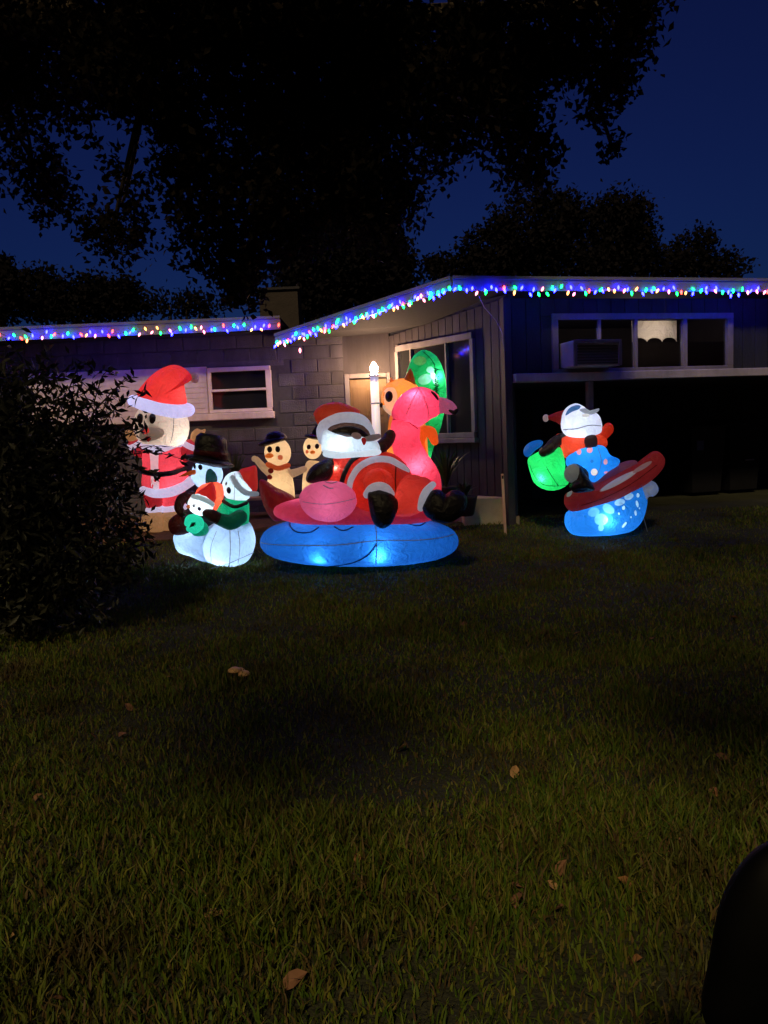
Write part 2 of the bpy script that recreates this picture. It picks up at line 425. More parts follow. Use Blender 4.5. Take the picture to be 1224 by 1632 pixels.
# door wall at the end of the left wing: jambs, door with panels
dx0, dx1 = xR + 0.0, M_.x
M_door = mat('door_wood', (0.15, 0.09, 0.05), 0.45, 0.35, 4, 0.25, 25, stretch=(8, 8, 0.7))
door = hp(box('door', dx0 + 0.08, dx1 - 0.06, LW + 0.06, LW + 0.12, 0.35, 2.42, M_door, b=0.005))
for k in range(2):
    for j, (b0, b1) in enumerate(((0.5, 1.15), (1.28, 1.75), (1.86, 2.3))):
        w_ = (dx1 - dx0 - 0.24) / 2; a0 = dx0 + 0.12 + k * (w_ + 0.02)
        box('door_panel', a0, a0 + w_ - 0.02, LW + 0.045, LW + 0.058, b0, b1, M_door, door, 0.004)
hp(box('door_frame', dx0 + 0.002, dx0 + 0.075, LW - 0.03, LW + 0.12, 0.35, 2.5, M_trim2, b=0.006))
hp(box('door_frame', dx1 - 0.055, dx1 - 0.002, LW - 0.03, LW + 0.12, 0.35, 2.5, M_trim2, b=0.006))
hp(box('door_frame', dx0 + 0.077, dx1 - 0.057, LW - 0.03, LW + 0.12, 2.43, 2.5, M_trim2, b=0.006))
hp(box('wall_panel', dx0 + 0.002, dx1 - 0.002, LW, LW + 0.2, 2.505, zE - 0.1, M_board))
def oriented(name, p0, u, n, a0, a1, d0, d1, z0, z1, m, parent, b=0.0):
    """box in a wall's own frame: a along the wall, d outwards, z up; made in world metres under house"""
    v, f = box_vf(a0, a1, d0, d1, z0, z1, b)
    vv = [(p0.x + u.x * x + n.x * y, p0.y + u.y * x + n.y * y, z_) for (x, y, z_) in v]
    o = mesh_obj(name, vv, f, m, None, smooth=False)
    if parent is house: hp(o)
    elif parent is not None: o.parent = parent
    return o
def rect_on(p0, u, n, corners):
    """average wall rectangle of pixel corners (tl, tr, br, bl)"""
    q = [on_plane(px, py, p0, n) for px, py in corners]; a = [(w - p0).dot(u) for w in q]
    return min(a[0], a[1]) * .5 + min(a[2], a[3]) * .5, max(a[0], a[1]) * .5 + max(a[2], a[3]) * .5, (q[2].z + q[3].z) / 2, (q[0].z + q[1].z) / 2
# angled entry wall of vertical boards
sa0, sa1, sz0, sz1 = rect_on(K, uS, nS, [(633, 557), (752, 531), (763, 690), (640, 700)])
sw = oriented('side_wall', K, uS, nS, 0.0, lenS, -0.12, -0.02, 0.2, zA - 0.12, M_board2, house)
a = 0.002; bwid = 0.145
zC = P(447, 534, 11.05).z
def eave_z(t): return zA - 0.16 + (zC + .1 - zA) * t * 0.72
while a < lenS - 0.02:
    b_ = min(a + bwid - 0.008, lenS); top = eave_z((a + .07) / lenS)
    if b_ > sa0 and a < sa1:
        if a < sa0: oriented('board', K, uS, nS, a, sa0 - .002, -0.02, 0.0, sz0, sz1, M_board, sw, 0.003)
        if b_ > sa1: oriented('board', K, uS, nS, sa1 + .002, b_, -0.02, 0.0, sz0, sz1, M_board, sw, 0.003)
        oriented('board', K, uS, nS, a, b_, -0.02, 0.0, 0.36, sz0 - .002, M_board, sw, 0.003)
        oriented('board', K, uS, nS, a, b_, -0.02, 0.0, sz1 + .002, top, M_board, sw, 0.003)
    else: oriented('board', K, uS, nS, a, b_, -0.02, 0.0, 0.36, top, M_board, sw, 0.003)
    a += bwid
swin = oriented('window', K, uS, nS, sa0 + .01, sa1 - .01, -0.018, 0.004, sz0 + .01, sz1 - .01, M_pane, house); swin['label'] = 'wide dark window catching green light'
for (a0, a1, b0, b1) in ((sa0, sa1, sz1 - .055, sz1 + .03), (sa0, sa1, sz0 - .03, sz0 + .04), (sa0 - .02, sa0 + .05, sz0 + .04, sz1 - .055), (sa1 - .05, sa1 + .02, sz0 + .04, sz1 - .055), (sa0 + (sa1 - sa0) * .31, sa0 + (sa1 - sa0) * .31 + .035, sz0 + .04, sz1 - .055), (sa0 + (sa1 - sa0) * .78, sa0 + (sa1 - sa0) * .78 + .03, sz0 + .04, sz1 - .055)):
    oriented('window_frame', K, uS, nS, a0, a1, 0.0, 0.05, b0, b1, M_trim2, swin, 0.005)
oriented('window_sill', K, uS, nS, sa0 - .05, sa1 + .04, 0.0, 0.09, sz0 - .10, sz0 - .034, M_trim2, swin, 0.006)
# corner trim
oriented('corner_trim', K, uF, nF, -0.05, 0.05, -0.1, 0.02, 0.3, zA - 0.16, M_board, house, 0.006)
# front wall of the right wing
FWl = 7.5
fa0, fa1, fz0, fz1 = rect_on(K, uF, nF, [(880, 507), (1160, 500), (1166, 584), (885, 597)])
q0, q1 = on_plane(815, 605, K, nF), on_plane(1224, 590, K, nF); bz = (q0.z + q1.z) / 2
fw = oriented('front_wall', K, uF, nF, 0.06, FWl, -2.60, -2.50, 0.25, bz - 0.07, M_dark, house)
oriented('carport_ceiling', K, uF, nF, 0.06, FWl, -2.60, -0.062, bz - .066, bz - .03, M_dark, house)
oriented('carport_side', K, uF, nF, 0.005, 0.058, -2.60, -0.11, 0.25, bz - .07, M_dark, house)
a = 0.062
while a < FWl - .1:
    b_ = a + 0.192
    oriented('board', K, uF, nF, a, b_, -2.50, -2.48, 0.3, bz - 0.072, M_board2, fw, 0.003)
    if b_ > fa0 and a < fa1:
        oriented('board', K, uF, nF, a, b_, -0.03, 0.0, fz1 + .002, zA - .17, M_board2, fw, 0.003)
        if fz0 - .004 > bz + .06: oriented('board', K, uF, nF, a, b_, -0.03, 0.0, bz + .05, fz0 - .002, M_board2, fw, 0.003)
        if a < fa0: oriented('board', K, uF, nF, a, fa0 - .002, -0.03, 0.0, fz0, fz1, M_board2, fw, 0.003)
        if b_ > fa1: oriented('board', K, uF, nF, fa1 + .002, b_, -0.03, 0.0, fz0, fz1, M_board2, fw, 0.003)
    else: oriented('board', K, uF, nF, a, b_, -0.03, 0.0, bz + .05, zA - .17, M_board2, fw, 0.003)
    a += 0.2
oriented('sill_beam', K, uF, nF, 0.06, FWl, -0.06, 0.10, bz - .06, bz + .048, mat('beam_paint', (.30, .27, .31), .65, .25, 9, .2, 50, stain=.3), house, 0.008)
pp = on_plane(940, 620, K, nF); pa = (pp - K).dot(uF)
oriented('wall_post', K, uF, nF, pa - .04, pa + .04, -0.05, 0.03, 0.3, bz - .068, M_trim2, house, 0.006)
fwin = oriented('window', K, uF, nF, fa0 + .02, fa1 - .02, -0.012, -0.006, fz0 + .02, fz1 - .02, M_glass, house); fwin['label'] = 'long window with one lit pane and a scalloped valance'
def fpx(px): q = on_plane(px, 545, K, nF); return (q - K).dot(uF)
for (a0, a1, b0, b1) in ((fa0 - .03, fa1 + .03, fz1 - .05, fz1 + .03), (fa0 - .03, fa1 + .03, fz0 - .02, fz0 + .04), (fa0 - .03, fa0 + .05, fz0 + .04, fz1 - .05), (fa1 - .06, fa1 + .03, fz0 + .04, fz1 - .05), (fpx(952), fpx(956), fz0 + .04, fz1 - .05), (fpx(1009), fpx(1014), fz0 + .04, fz1 - .05), (fpx(1086), fpx(1093), fz0 + .04, fz1 - .05)):
    oriented('window_frame', K, uF, nF, a0, a1, -0.02, 0.04, b0, b1, M_trim2, fwin, 0.004)
# the room behind it, a scalloped valance across one pane, lit from behind by the room's lamp
oriented('room', K, uF, nF, fa0 - .3, fa1 + .3, -2.0, -1.9, bz + .005, zA - .3, M_dark, house)
oriented('room', K, uF, nF, fa0 - .3, fa0 - .25, -1.9, -0.14, bz + .005, zA - .3, M_dark, house)
oriented('room', K, uF, nF, fa1 + .25, fa1 + .3, -1.9, -0.14, bz + .005, zA - .3, M_dark, house)
oriented('room', K, uF, nF, fa0 - .3, fa1 + .3, -1.9, -0.064, bz - .026, bz - .002, M_dark, house)
va0, va1 = fpx(1014), fpx(1086); vz1 = fz1 - .05; vz0 = on_plane(1050, 541, K, nF).z
poly = [(va0, vz1), (va1, vz1)]
for k in range(3):
    for a_ in np.linspace(0, math.pi, 8)[(0 if k == 0 else 1):]:
        c_ = va1 - (k + .5) * (va1 - va0) / 3; poly.append((c_ + math.cos(a_) * (va1 - va0) / 6.2, vz0 - .02 + 0.055 * math.sin(a_)))
M_val = fab((0.85, 0.76, 0.68), 0.0, 0.75, name='valance_cloth')
vv = [(K.x + uF.x * p[0] + nF.x * d_, K.y + uF.y * p[0] + nF.y * d_, p[1]) for d_ in (-0.10, -0.106) for p in poly]
n_ = len(poly)
val = mesh_obj('valance', vv, [tuple(range(n_)), tuple(range(2 * n_ - 1, n_ - 1, -1))] + [(i, (i + 1) % n_, n_ + (i + 1) % n_, n_ + i) for i in range(n_)], M_val, fwin, smooth=False)
cab = oriented('cabinet', K, uF, nF, fpx(960), fpx(1180), -0.75, -0.17, bz + .003, vz0 - 0.02, M_dark, house)
def room_lamp(px, py, d, watts):
    q = on_plane(px, py, K, nF); l = bpy.data.lights.new('room_lamp', 'POINT'); l.energy = watts; l.color = (1.0, 0.84, 0.68); l.shadow_soft_size = .05
    o = bpy.data.objects.new('room_lamp', l); C.objects.link(o); o.location = q - nF * d; return o
room_lamp(1050, 530, 0.32, 6.0)
# roofs and fascias
def roof_slab(name, poly, zt, th, m, parent=house):
    o = prism(name, poly, [z - th for z in zt], zt, m); hp(o); return o
Cc = P(440, 534, 11.05)
far = B + uF * 4
roof_slab('roof', [(A.x, A.y), (far.x, far.y), (far.x - uF.y * 8, far.y + uF.x * 8), (Cc.x + 1.0, Cc.y + 6), (Cc.x, Cc.y)], [zA, zA, zA + .0, zC + .1, zC], 0.05, M_roof)
roof2 = roof_slab('roof', [(-7.4, 11.22), (P(447, 512, 11.2).x, 11.22), (P(447, 512, 11.2).x, 16), (-7.4, 16)], [zE] * 4, 0.05, M_roof)
def fascia(name, p, q, zp, zq, h, m, out, t=0.03):
    """board along an eave edge from p to q, face turned to out"""
    vv = []
    for (w, zt) in ((p, zp), (q, zq)):
        for d in (0.0, t):
            for zz in (zt - h, zt + 0.012): vv.append((w.x + out.x * d, w.y + out.y * d, zz))
    f = [(0, 1, 3, 2), (4, 6, 7, 5), (0, 4, 5, 1), (2, 3, 7, 6), (0, 2, 6, 4), (1, 5, 7, 3)]
    return hp(mesh_obj(name, vv, f, m, None, smooth=False))
M_fas = mat('fascia_paint', (0.13, 0.125, 0.16), 0.55, 0.2, 8, 0.15, 40)
def metal_edge(p, q, zp, zq, out):                         # thin drip edge along the top of a fascia
    vv = [];
    for (w, zt) in ((p, zp), (q, zq)):
        for d in (0.031, 0.045):
            for zz in (zt - 0.018, zt + 0.02): vv.append((w.x + out.x * d, w.y + out.y * d, zz))
    return hp(mesh_obj('drip_edge', vv, [(0, 1, 3, 2), (4, 6, 7, 5), (0, 4, 5, 1), (2, 3, 7, 6), (0, 2, 6, 4), (1, 5, 7, 3)], M_fas, None, smooth=False))
fl0, fl1 = Vector((-7.4, 11.2, 0)), Vector((P(447, 512, 11.2).x, 11.2, 0))
fascia('fascia', fl0, fl1, zE, zE, 0.17, M_fas, Vector((0, -1, 0))); metal_edge(fl0, fl1, zE, zE, Vector((0, -1, 0)))
fascia('fascia', A, far, zA, zA, 0.15, M_fas, nF); metal_edge(A, far, zA, zA, nF)
dA = Vector((Cc.x - A.x, Cc.y - A.y, 0)).normalized(); oA = Vector((dA.y, -dA.x, 0))
if oA.y > 0: oA = -oA
fascia('fascia', A, Cc, zA, zC, 0.14, M_fas, oA); metal_edge(A, Cc, zA, zC, oA)
# chimney
cq = P(444, 480, 13.5); ch = hp(box('chimney', cq.x - .33, cq.x + .33, 13.5, 14.1, zE - .1, P(444, 462, 13.5).z, mat('chimney_brick', (.035, .027, .028), .9, .35, 9, .6, 30)))
box('chimney_cap', cq.x - .37, cq.x + .37, 13.46, 14.14, P(444, 462, 13.5).z, P(444, 458, 13.5).z, M_roof, ch)
# porch slab
sl0 = P(560, 800, 11.0)
tag(prism('porch_slab', [(xR - .6, 11.0), (P(800, 800, 10.2).x + .05, 10.0), (K.x + .1, K.y), (M_.x, LW), (xR - .6, LW)], 0.2, 0.46, mat('concrete', (.33, .28, .25), .9, .25, 10, .5, 60)), kind='structure')
# mulch bed in front of the block wall
tag(prism('mulch_bed', [(-6, 9.75), (-2.2, 9.75), (-1.6, 10.2), (xR - .62, 10.6), (xR - .62, LW), (-6, LW)], [.2, .2, .25, .28, .3, .3], [gz(0, 9.75) + .02, gz(0, 9.75) + .02, gz(0, 10.2) + .05, gz(0, 10.6) + .05, .46, .46], M_mulch), kind='structure')

# ------------------------------------------------------------------ string lights
cols = {'red': (1.0, 0.05, 0.03), 'blue': (0.004, 0.0045, 1.0), 'green': (0.005, 1.0, 0.08), 'warm': (1.0, 0.34, 0.08), 'pink': (1.0, 0.22, 0.30)}
bm_ = {}
for nme, c_ in cols.items():
    v, f = tube_vf([(0, 0, 0.0), (0, 0, -0.012), (0, 0, -0.028), (0, 0, -0.042)], [0.009, 0.0145, 0.013, 0.006], 8)
    me = bpy.data.meshes.new('bulb'); me.from_pydata(v, [], f); me.materials.append(emis('bulb_' + nme, c_, {'blue': 110, 'green': 11, 'red': 8, 'warm': 5.5, 'pink': 5.5}[nme])); bm_[nme] = me
    me.polygons.foreach_set('use_smooth', [True] * len(me.polygons))
M_wire = mat('green_wire', (0.02, 0.05, 0.03), 0.5)
def string(label, p, q, n, out, zig, drop, order):
    d = (q - p); e = empty('string_lights', p); tag(e, label, 'string lights', 'string lights along the roof edges')
    pts = []
    for k in range(n):
        t = (k + 0.5) / n
        w = p + d * t + Vector((0, 0, -drop + zig * (1 if k % 2 else -1) * random.uniform(.3, 1) + random.uniform(-.018, .018) - .03 * math.sin(t * math.pi * 7) ** 2)) + out * (0.05 + random.uniform(0, .02)) + d.normalized() * random.uniform(-.035, .035)
        pts.append(w - p)
        share('bulb', bm_[order[k % len(order)] if random.random() < .75 else random.choice(('blue', 'blue', 'green', 'warm', 'pink', 'red'))], e, w - p, (random.uniform(-.5, .5), random.uniform(-.6, .6), 0))
    v, f = tube_vf([w + Vector((0, 0, .008)) for w in pts], [0.0035] * n, 5, cap=False)
    mesh_obj('wire', v, f, M_wire, e)
order = ['blue', 'green', 'warm', 'blue', 'pink', 'blue', 'green', 'red', 'blue', 'green']
L0 = Vector((P(-60, 530, 11.17).x, 11.17, zE)); L1 = Vector((fl1.x, 11.17, zE))
string('string of coloured lights along the straight eave over the block wall', L0, L1, 58, Vector((0, -1, 0)), 0.035, 0.10, order)
string('dense string of coloured lights on the sloping roof edge above the porch', Vector((Cc.x, Cc.y, zC)) , Vector((A.x, A.y, zA)), 74, oA, 0.035, 0.11, order)
string('string of coloured lights along the eave above the long window', Vector((A.x, A.y, zA)), Vector((B.x, B.y, zA)) + uF * .5, 76, nF, 0.03, 0.12, order)
# the one loose bulb under the eave corner
t_ = empty('hanging_bulb', P(478, 545, 11.0)); tag(t_, 'single pink bulb dangling below the inner roof corner', 'light bulb')
share('bulb', bm_['pink'], t_, P(478, 556, 11.0) - P(478, 545, 11.0), sc=(1.2, 1.2, 1.2))
v, f = tube_vf([(0, 0, .02), (0.004, 0, -0.04), P(478, 556, 11.0) - P(478, 545, 11.0)], [.003] * 3, 5, cap=False); mesh_obj('wire', v, f, M_wire, t_)

# ------------------------------------------------------------------ porch lamp post
pb = P(598, 640, 11.3); e = empty('lamp_post', (pb.x, pb.y, .46)); tag(e, 'tall white glowing candle-shaped lamp with a glaring warm top beside the door', 'lamp post')
ztop = P(598, 600, 11.3).z - .46
M_post = mat('white_post', (.72, .70, .70), .45, .08, 6, .08, 30)
v, f = tube_vf([(0, 0, 0), (0, 0, ztop)], [.062, .062], 20, cap=False); mesh_obj('post', v, f, emis('lit_candle', (.80, .74, .72), .32), e)
v, f = tube_vf([(0, 0, P(598, 643, 11.3).z - .47), (0, 0, P(598, 643, 11.3).z - .45)], [.072, .072], 20, cap=False); mesh_obj('collar', v, f, M_post, e)
v, f = tube_vf([(0, 0, ztop), (0, 0, ztop + .02), (0, 0, ztop + .03)], [.075, .075, .05], 20, cap=False); mesh_obj('post_cap', v, f, M_post, e)
v, f = tube_vf([(0, 0, ztop + .05), (0, 0, ztop + .11), (0, 0, ztop + .17), (0, 0, ztop + .20)], [.04, .058, .04, .015], 16); mesh_obj('lamp_globe', v, f, emis('lamp_globe', (1.0, .62, .30), 420), e)

# ================================================================== INFLATABLES
WHT, RED, CRM, TAN = (.80, .84, .90), (.72, .035, .03), (.82, .72, .52), (.62, .36, .16)
BLK, GRN, PNK, ORG = (.012, .010, .012), (.01, .42, .20), (.80, .06, .17), (.85, .13, .02)
M_blk = fab(BLK, 0, .1, rough=.5); M_seam = fab((.16, .19, .28), .22, .1)
M_rope = mat('tether_rope', (.35, .35, .36), .8)
def fbk(c=(.02, .012, .01)): return fab(c, 0, .15, rough=.4)

# ---- tall figure in a Santa suit, left
t = Thing('inflatable_santa_suit_animal', 'tall cream-headed inflatable in a red Santa suit and hat beside the shrub', 'inflatable', 255, 846)
m_red = fab((.74, .05, .07), .16); m_wht = fab((.72, .72, .95), .60); m_tan = fab(TAN, .34); m_crm = fab((.78, .70, .56), .16)
t.O('boot', [(222, 842), (222, 830), (231, 818), (248, 813), (260, 818), (262, 846), (240, 847)], 34, m_tan, -6)
t.O('boot', [(258, 847), (258, 822), (272, 813), (296, 816), (301, 838), (290, 848)], 34, m_tan, 2)
t.O('leg', [(231, 770), (258, 770), (259, 810), (247, 812), (235, 811)], 18, m_red, 0)
t.O('leg', [(257, 770), (292, 770), (297, 806), (278, 812), (259, 810)], 20, m_red, 4)
t.T('leg_cuff', [(238, 812, -2, 5.5), (248, 811, -8, 5.5), (258, 810, -2, 5.5)], m_wht, flat=2.6)
t.T('leg_cuff', [(260, 811, 0, 5.5), (276, 810, -6, 5.5), (295, 808, 2, 5.5)], m_wht, flat=2.6)
coat = t.O('coat', [(231, 706), (262, 700), (292, 708), (296, 740), (306, 772), (280, 784), (250, 782), (229, 778), (230, 745)], 34, m_red, 0)
t.T('coat_hem', [(230, 778, -14, 6), (250, 783, -26, 7), (280, 779, -26, 8), (308, 765, -10, 8)], m_wht, flat=1.4)
t.patch('coat_trim', coat, [(243, 706), (256, 704), (255, 740), (255, 779), (244, 780), (243, 740)], fab(WHT, .55), .012)
t.T('belt', [(229, 749, -14, 4), (250, 751, -34, 4), (275, 750, -34, 4), (297, 746, -8, 4)], M_blk)
t.T('collar', [(230, 709, -8, 5), (255, 712, -28, 6), (290, 707, -8, 5)], m_wht)
t.T('arm', [(288, 722, 4, 13), (299, 722, 0, 14), (308, 710, -4, 11)], m_red)
t.T('arm_cuff', [(305, 714, -4, 12), (309, 706, -5, 12)], m_wht, cap=False)
t.O('mitten', [(309, 707), (308, 694), (313, 685), (320, 682), (326, 684), (333, 683), (331, 690), (325, 696), (321, 706)], 9, m_tan, -5)
t.T('arm', [(238, 718, 4, 11), (226, 716, -2, 12), (219, 706, -8, 10)], m_red)
t.T('arm_cuff', [(221, 710, -8, 11), (217, 703, -10, 11)], m_wht, cap=False)
t.O('mitten', [(219, 704), (209, 700), (204, 690), (208, 684), (216, 686), (224, 697)], 9, m_tan, -10)
head = t.E('head', 262, 680, 43, 37, 40, m_crm, ang=-3, n=2.35)
muz = t.O('muzzle', [(226, 690), (232, 680), (246, 676), (262, 678), (267, 684), (262, 692), (248, 698), (232, 700)], 12, fab((.56, .46, .36), .16), -36)
t.E('nose', 236, 680, 6, 5.5, 5, fab((.85, .10, .07), .35), -49)
t.O('mouth', [(236, 690), (243, 689), (245, 694), (241, 699), (237, 696)], 4, fab((.5, .02, .02), .1), -45)
for ex_, ey_ in ((229, 665), (248, 664)): t.E('eye', ex_, ey_, 5.5, 9, 5, fbk(), -31 - (4 if ex_ > 240 else -3))
t.seam(head, [(280, 651), (281, 670), (279, 690), (275, 705)], M_seam)
t.seam(head, [(262, 661), (272, 659), (281, 657)], M_seam)
t.T('hat_brim', [(262 - 43, 640, 0, 9), (240, 643, -33, 9.5), (264, 648, -40, 10), (290, 652, -30, 10.5), (305, 653, 0, 11)], fab((.62, .62, .88), .80))
t.T('hat_brim', [(305, 653, 0, 10.5), (280, 648, 34, 10), (240, 642, 34, 9), (262 - 43, 640, 0, 9)], fab((.62, .62, .88), .80))
t.O('hat', [(226, 633), (236, 612), (256, 594), (280, 583), (298, 586), (311, 597), (313, 604), (304, 604), (300, 610), (302, 652), (262, 646)], 38, fab((.80, .04, .03), .26), 2, cen=np.array((268, 625)))
t.E('pompom', 317, 603, 7, 8, 8, fab((.6, .5, .5), .02), 2)
t.lamp(282, 690, -12, .9, (1, .97, .92)); t.lamp(275, 760, -8, 1.6); t.lamp(258, 722, 0, .9); t.lamp(280, 632, -6, 1.1); t.lamp(262, 795, 6, .7)

# ---- snowman family, one inflatable
t = Thing('inflatable_snowman_family', 'glowing inflatable of three snowmen hugging, tall hat, green shirts, red caps', 'inflatable', 350, 900)
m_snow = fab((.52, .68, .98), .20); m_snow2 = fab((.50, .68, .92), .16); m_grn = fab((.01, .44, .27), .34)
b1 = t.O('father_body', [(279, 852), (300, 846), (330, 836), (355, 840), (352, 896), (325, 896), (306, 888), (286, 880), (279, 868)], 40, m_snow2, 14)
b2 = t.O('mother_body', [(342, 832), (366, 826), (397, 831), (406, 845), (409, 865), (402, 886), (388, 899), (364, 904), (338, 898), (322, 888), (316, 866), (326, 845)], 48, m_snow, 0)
t.T('father_torso', [(338, 850, 24, 26), (336, 815, 24, 22), (334, 785, 20, 15)], fab((.10, .10, .12), .0))
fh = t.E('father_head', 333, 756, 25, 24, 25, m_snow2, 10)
t.patch('ear_muff', fh, [(332, 750), (339, 745), (347, 753), (349, 764), (343, 772), (331, 770)], fab((.02, .08, .06), .03))
t.T('father_nose', [(313, 750, -4, 4), (303, 751, -10, 3), (291, 754, -16, 1)], fab((.80, .20, .04), .10))
t.E('eye', 323, 741, 3.5, 4.5, 3, fbk(), -13); t.E('eye', 314, 741, 2, 4, 3, fbk(), -6)
t.T('hat_crown', [(340, 733, 10, 27), (340, 722, 10, 26), (340, 708, 10, 25.5), (341, 698, 10, 24), (342, 693, 10, 18)], M_blk, lin=True, cap=False, seg=24)
t.T('hat_band', [(339, 727, 10, 27.2), (340, 719, 10, 26.9)], fab((.10, .012, .012), .03), lin=True, cap=False, seg=24)
t.E('hat_brim', 336, 735, 41, 8, 38, M_blk, 10, ang=-12)
sc = t.O('father_scarf', [(316, 778), (336, 764), (356, 770), (359, 785), (352, 806), (340, 813), (326, 806), (312, 800)], 18, fab((.85, .07, .02), .38), -6)
t.T('father_arm', [(306, 788, 6, 8), (292, 792, -6, 8), (287, 804, -16, 7), (293, 812, -24, 6)], fab((.08, .02, .02), .02))
t.O('red_sack', [(272, 826), (288, 816), (304, 822), (306, 842), (296, 851), (278, 850), (270, 840)], 16, fab((.14, .02, .018), .05), 6)
t.O('child_body', [(306, 822), (324, 824), (333, 834), (330, 846), (316, 848), (306, 842)], 14, m_grn, -26)
t.T('child_scarf', [(300, 826, -34, 5), (304, 818, -38, 6), (316, 818, -44, 6.5), (320, 828, -44, 6), (312, 836, -42, 5.5), (303, 834, -38, 5)], fab((.03, .66, .46), .8))
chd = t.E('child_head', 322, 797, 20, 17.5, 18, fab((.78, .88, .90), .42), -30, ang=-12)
t.O('child_cap', [(314, 782), (328, 770), (342, 763), (347, 782), (342, 796), (328, 788)], 15, fab(RED, .26), -26)
t.T('child_cap_brim', [(311, 783, -38, 4), (325, 786, -45, 4.2), (340, 796, -38, 4)], fab((.50, .60, .62), .3))
t.E('child_nose', 303, 799, 4, 3, 4, fab((.85, .30, .1), .2), -36); t.E('eye', 319, 801, 2.6, 3, 2, fbk((.03, .02, .08)), -47); t.E('eye', 311, 797, 1.8, 2.2, 2, fbk((.03, .02, .08)), -44)
t.T('mother_torso', [(372, 832, -2, 26), (374, 815, 0, 25), (378, 803, 2, 19)], m_grn)
t.O('mother_shirt', [(346, 822), (350, 802), (360, 800), (376, 808), (396, 797), (400, 815), (397, 832), (384, 842), (362, 840), (350, 832)], 30, m_grn, -4)
t.T('mother_arm', [(384, 818, -34, 12), (368, 825, -40, 12), (350, 818, -46, 9.5)], fab((.012, .20, .12), .12))
t.T('mother_mitten', [(350, 818, -46, 9.5), (339, 812, -46, 9), (331, 809, -44, 7)], fab((.08, .022, .022), .04))
t.T('mother_collar', [(358, 795, -16, 3), (376, 802, -27, 3), (395, 798, -16, 3)], M_blk)
mh = t.E('mother_head', 381, 775, 25, 25, 25, fab((.66, .80, .88), .20), 0, ang=20)
t.E('eye', 367, 777, 3.5, 5, 3, fbk((.03, .02, .07)), -21); t.E('eye', 364, 768, 2, 3, 2, fbk((.03, .02, .07)), -16)
t.O('mother_cap', [(380, 760), (386, 749), (400, 744), (412, 742), (414, 758), (413, 780), (402, 781), (388, 772)], 23, fab((.75, .05, .04), .22), 2)
t.T('mother_cap_brim', [(374, 758, -14, 4), (382, 770, -24, 4.5), (396, 781, -24, 4.5), (412, 785, -8, 4)], fab((.42, .47, .52), .26))
t.seam(b2, [(367, 840), (367, 865), (366, 885), (365, 901)], M_seam, .7); t.seam(b2, [(346, 842), (337, 865), (337, 890)], M_seam, .5)
t.seam(b2, [(380, 842), (382, 865), (379, 895)], M_seam, .5); t.seam(mh, [(377, 752), (376, 775), (375, 797)], M_seam, .4)
t.T('tether', [(336, 897, -52, .5), (365, 888, -62, .5), (406, 875, -40, .5)], M_seam, n=2, seg=5)
t.lamp(352, 880, -12, 1.6); t.lamp(385, 855, 0, .7); t.lamp(305, 872, 6, .9); t.lamp(333, 756, 10, .7); t.lamp(320, 802, -32, .4); t.lamp(382, 776, 0, .7); t.lamp(374, 818, -6, 1.2, (.8, 1, .95)); t.lamp(338, 786, -6, .9)

# ---- two cream snowmen behind
def cream_snowman(label, px, py, Y, full):
    t = Thing('inflatable_snowman', label, 'inflatable', px, py, Y, 'pair of cream snowmen behind the flamingo')
    c = fab((.80, .62, .40), .20); c2 = fab((.80, .62, .40), .27)
    if full:
        b = t.O('body', [(434, 744), (448, 741), (462, 746), (468, 765), (470, 800), (458, 815), (432, 815), (424, 790), (427, 765)], 22, c, 0)
        h = t.E('head', 444, 721, 21, 23, 21, c2, 0, ang=12)
        t.T('arm', [(432, 754, -4, 7), (420, 743, -6, 6), (410, 731, -8, 5)], c); t.E('mitten', 407, 730, 5, 5, 5, c, -8)
        t.T('arm', [(460, 756, -4, 7), (473, 752, -6, 6), (486, 747, -6, 5)], c)
        t.T('scarf', [(428, 739, -8, 4), (443, 744, -18, 4), (460, 741, -8, 4)], fab((.7, .18, .05), .2))
        t.E('nose', 430, 724, 7, 4, 8, fab((.9, .28, .04), .3), -22); t.E('cheek', 448, 727, 4, 4, 2, fab((.85, .3, .14), .25), -20)
        for a_, b_ in ((431, 714), (444, 714)): t.E('eye', a_, b_, 4, 5, 3, fbk(), -20)
        t.E('button', 432, 748, 4.5, 4, 3, fab((.35, .03, .02), .1), -18); t.E('button', 430, 758, 4, 4, 3, fab((.35, .03, .02), .1), -20)
        t.E('hat_brim', 436, 704, 24, 6, 25, fbk((.03, .015, .012)), 4, ang=14); t.O('hat_crown', [(424, 706), (425, 695), (434, 689), (446, 688), (456, 693), (459, 702), (445, 703)], 15, fbk((.03, .015, .012)), 4)
        t.lamp(445, 775, 0, .5, (1, .85, .6)); t.lamp(444, 721, 0, .35, (1, .85, .6))
    else:
        b = t.O('body', [(488, 738), (500, 734), (514, 740), (520, 770), (518, 812), (486, 812), (482, 770)], 22, c, 0)
        h = t.E('head', 499, 714, 15, 18, 16, c2, 0, ang=6)
        t.E('nose', 499, 719, 4, 3, 6, fab((.9, .28, .04), .3), -16)
        for a_, b_ in ((493, 711), (506, 710)): t.E('eye', a_, b_, 3.6, 4, 3, fbk(), -14)
        t.E('cheek', 490, 719, 2.5, 3, 2, fab((.85, .3, .14), .25), -13)
        t.E('hat_brim', 502, 697, 16, 4, 16, fbk((.03, .015, .012)), 0, ang=-10); t.T('hat_crown', [(504, 696, 0, 9), (505, 688, 0, 6), (507, 679, 0, 2.5)], fbk((.03, .015, .012)))
        t.T('hat_band', [(496, 693, -8, 2), (504, 695, -11, 2), (512, 696, -8, 2)], fab((.5, .06, .03), .1)); t.E('hat_leaf', 511, 696, 3, 2.4, 2, fab((.3, .6, .1), .3), -11)
        t.lamp(500, 775, 0, .4, (1, .85, .6)); t.lamp(499, 714, 0, .25, (1, .85, .6))
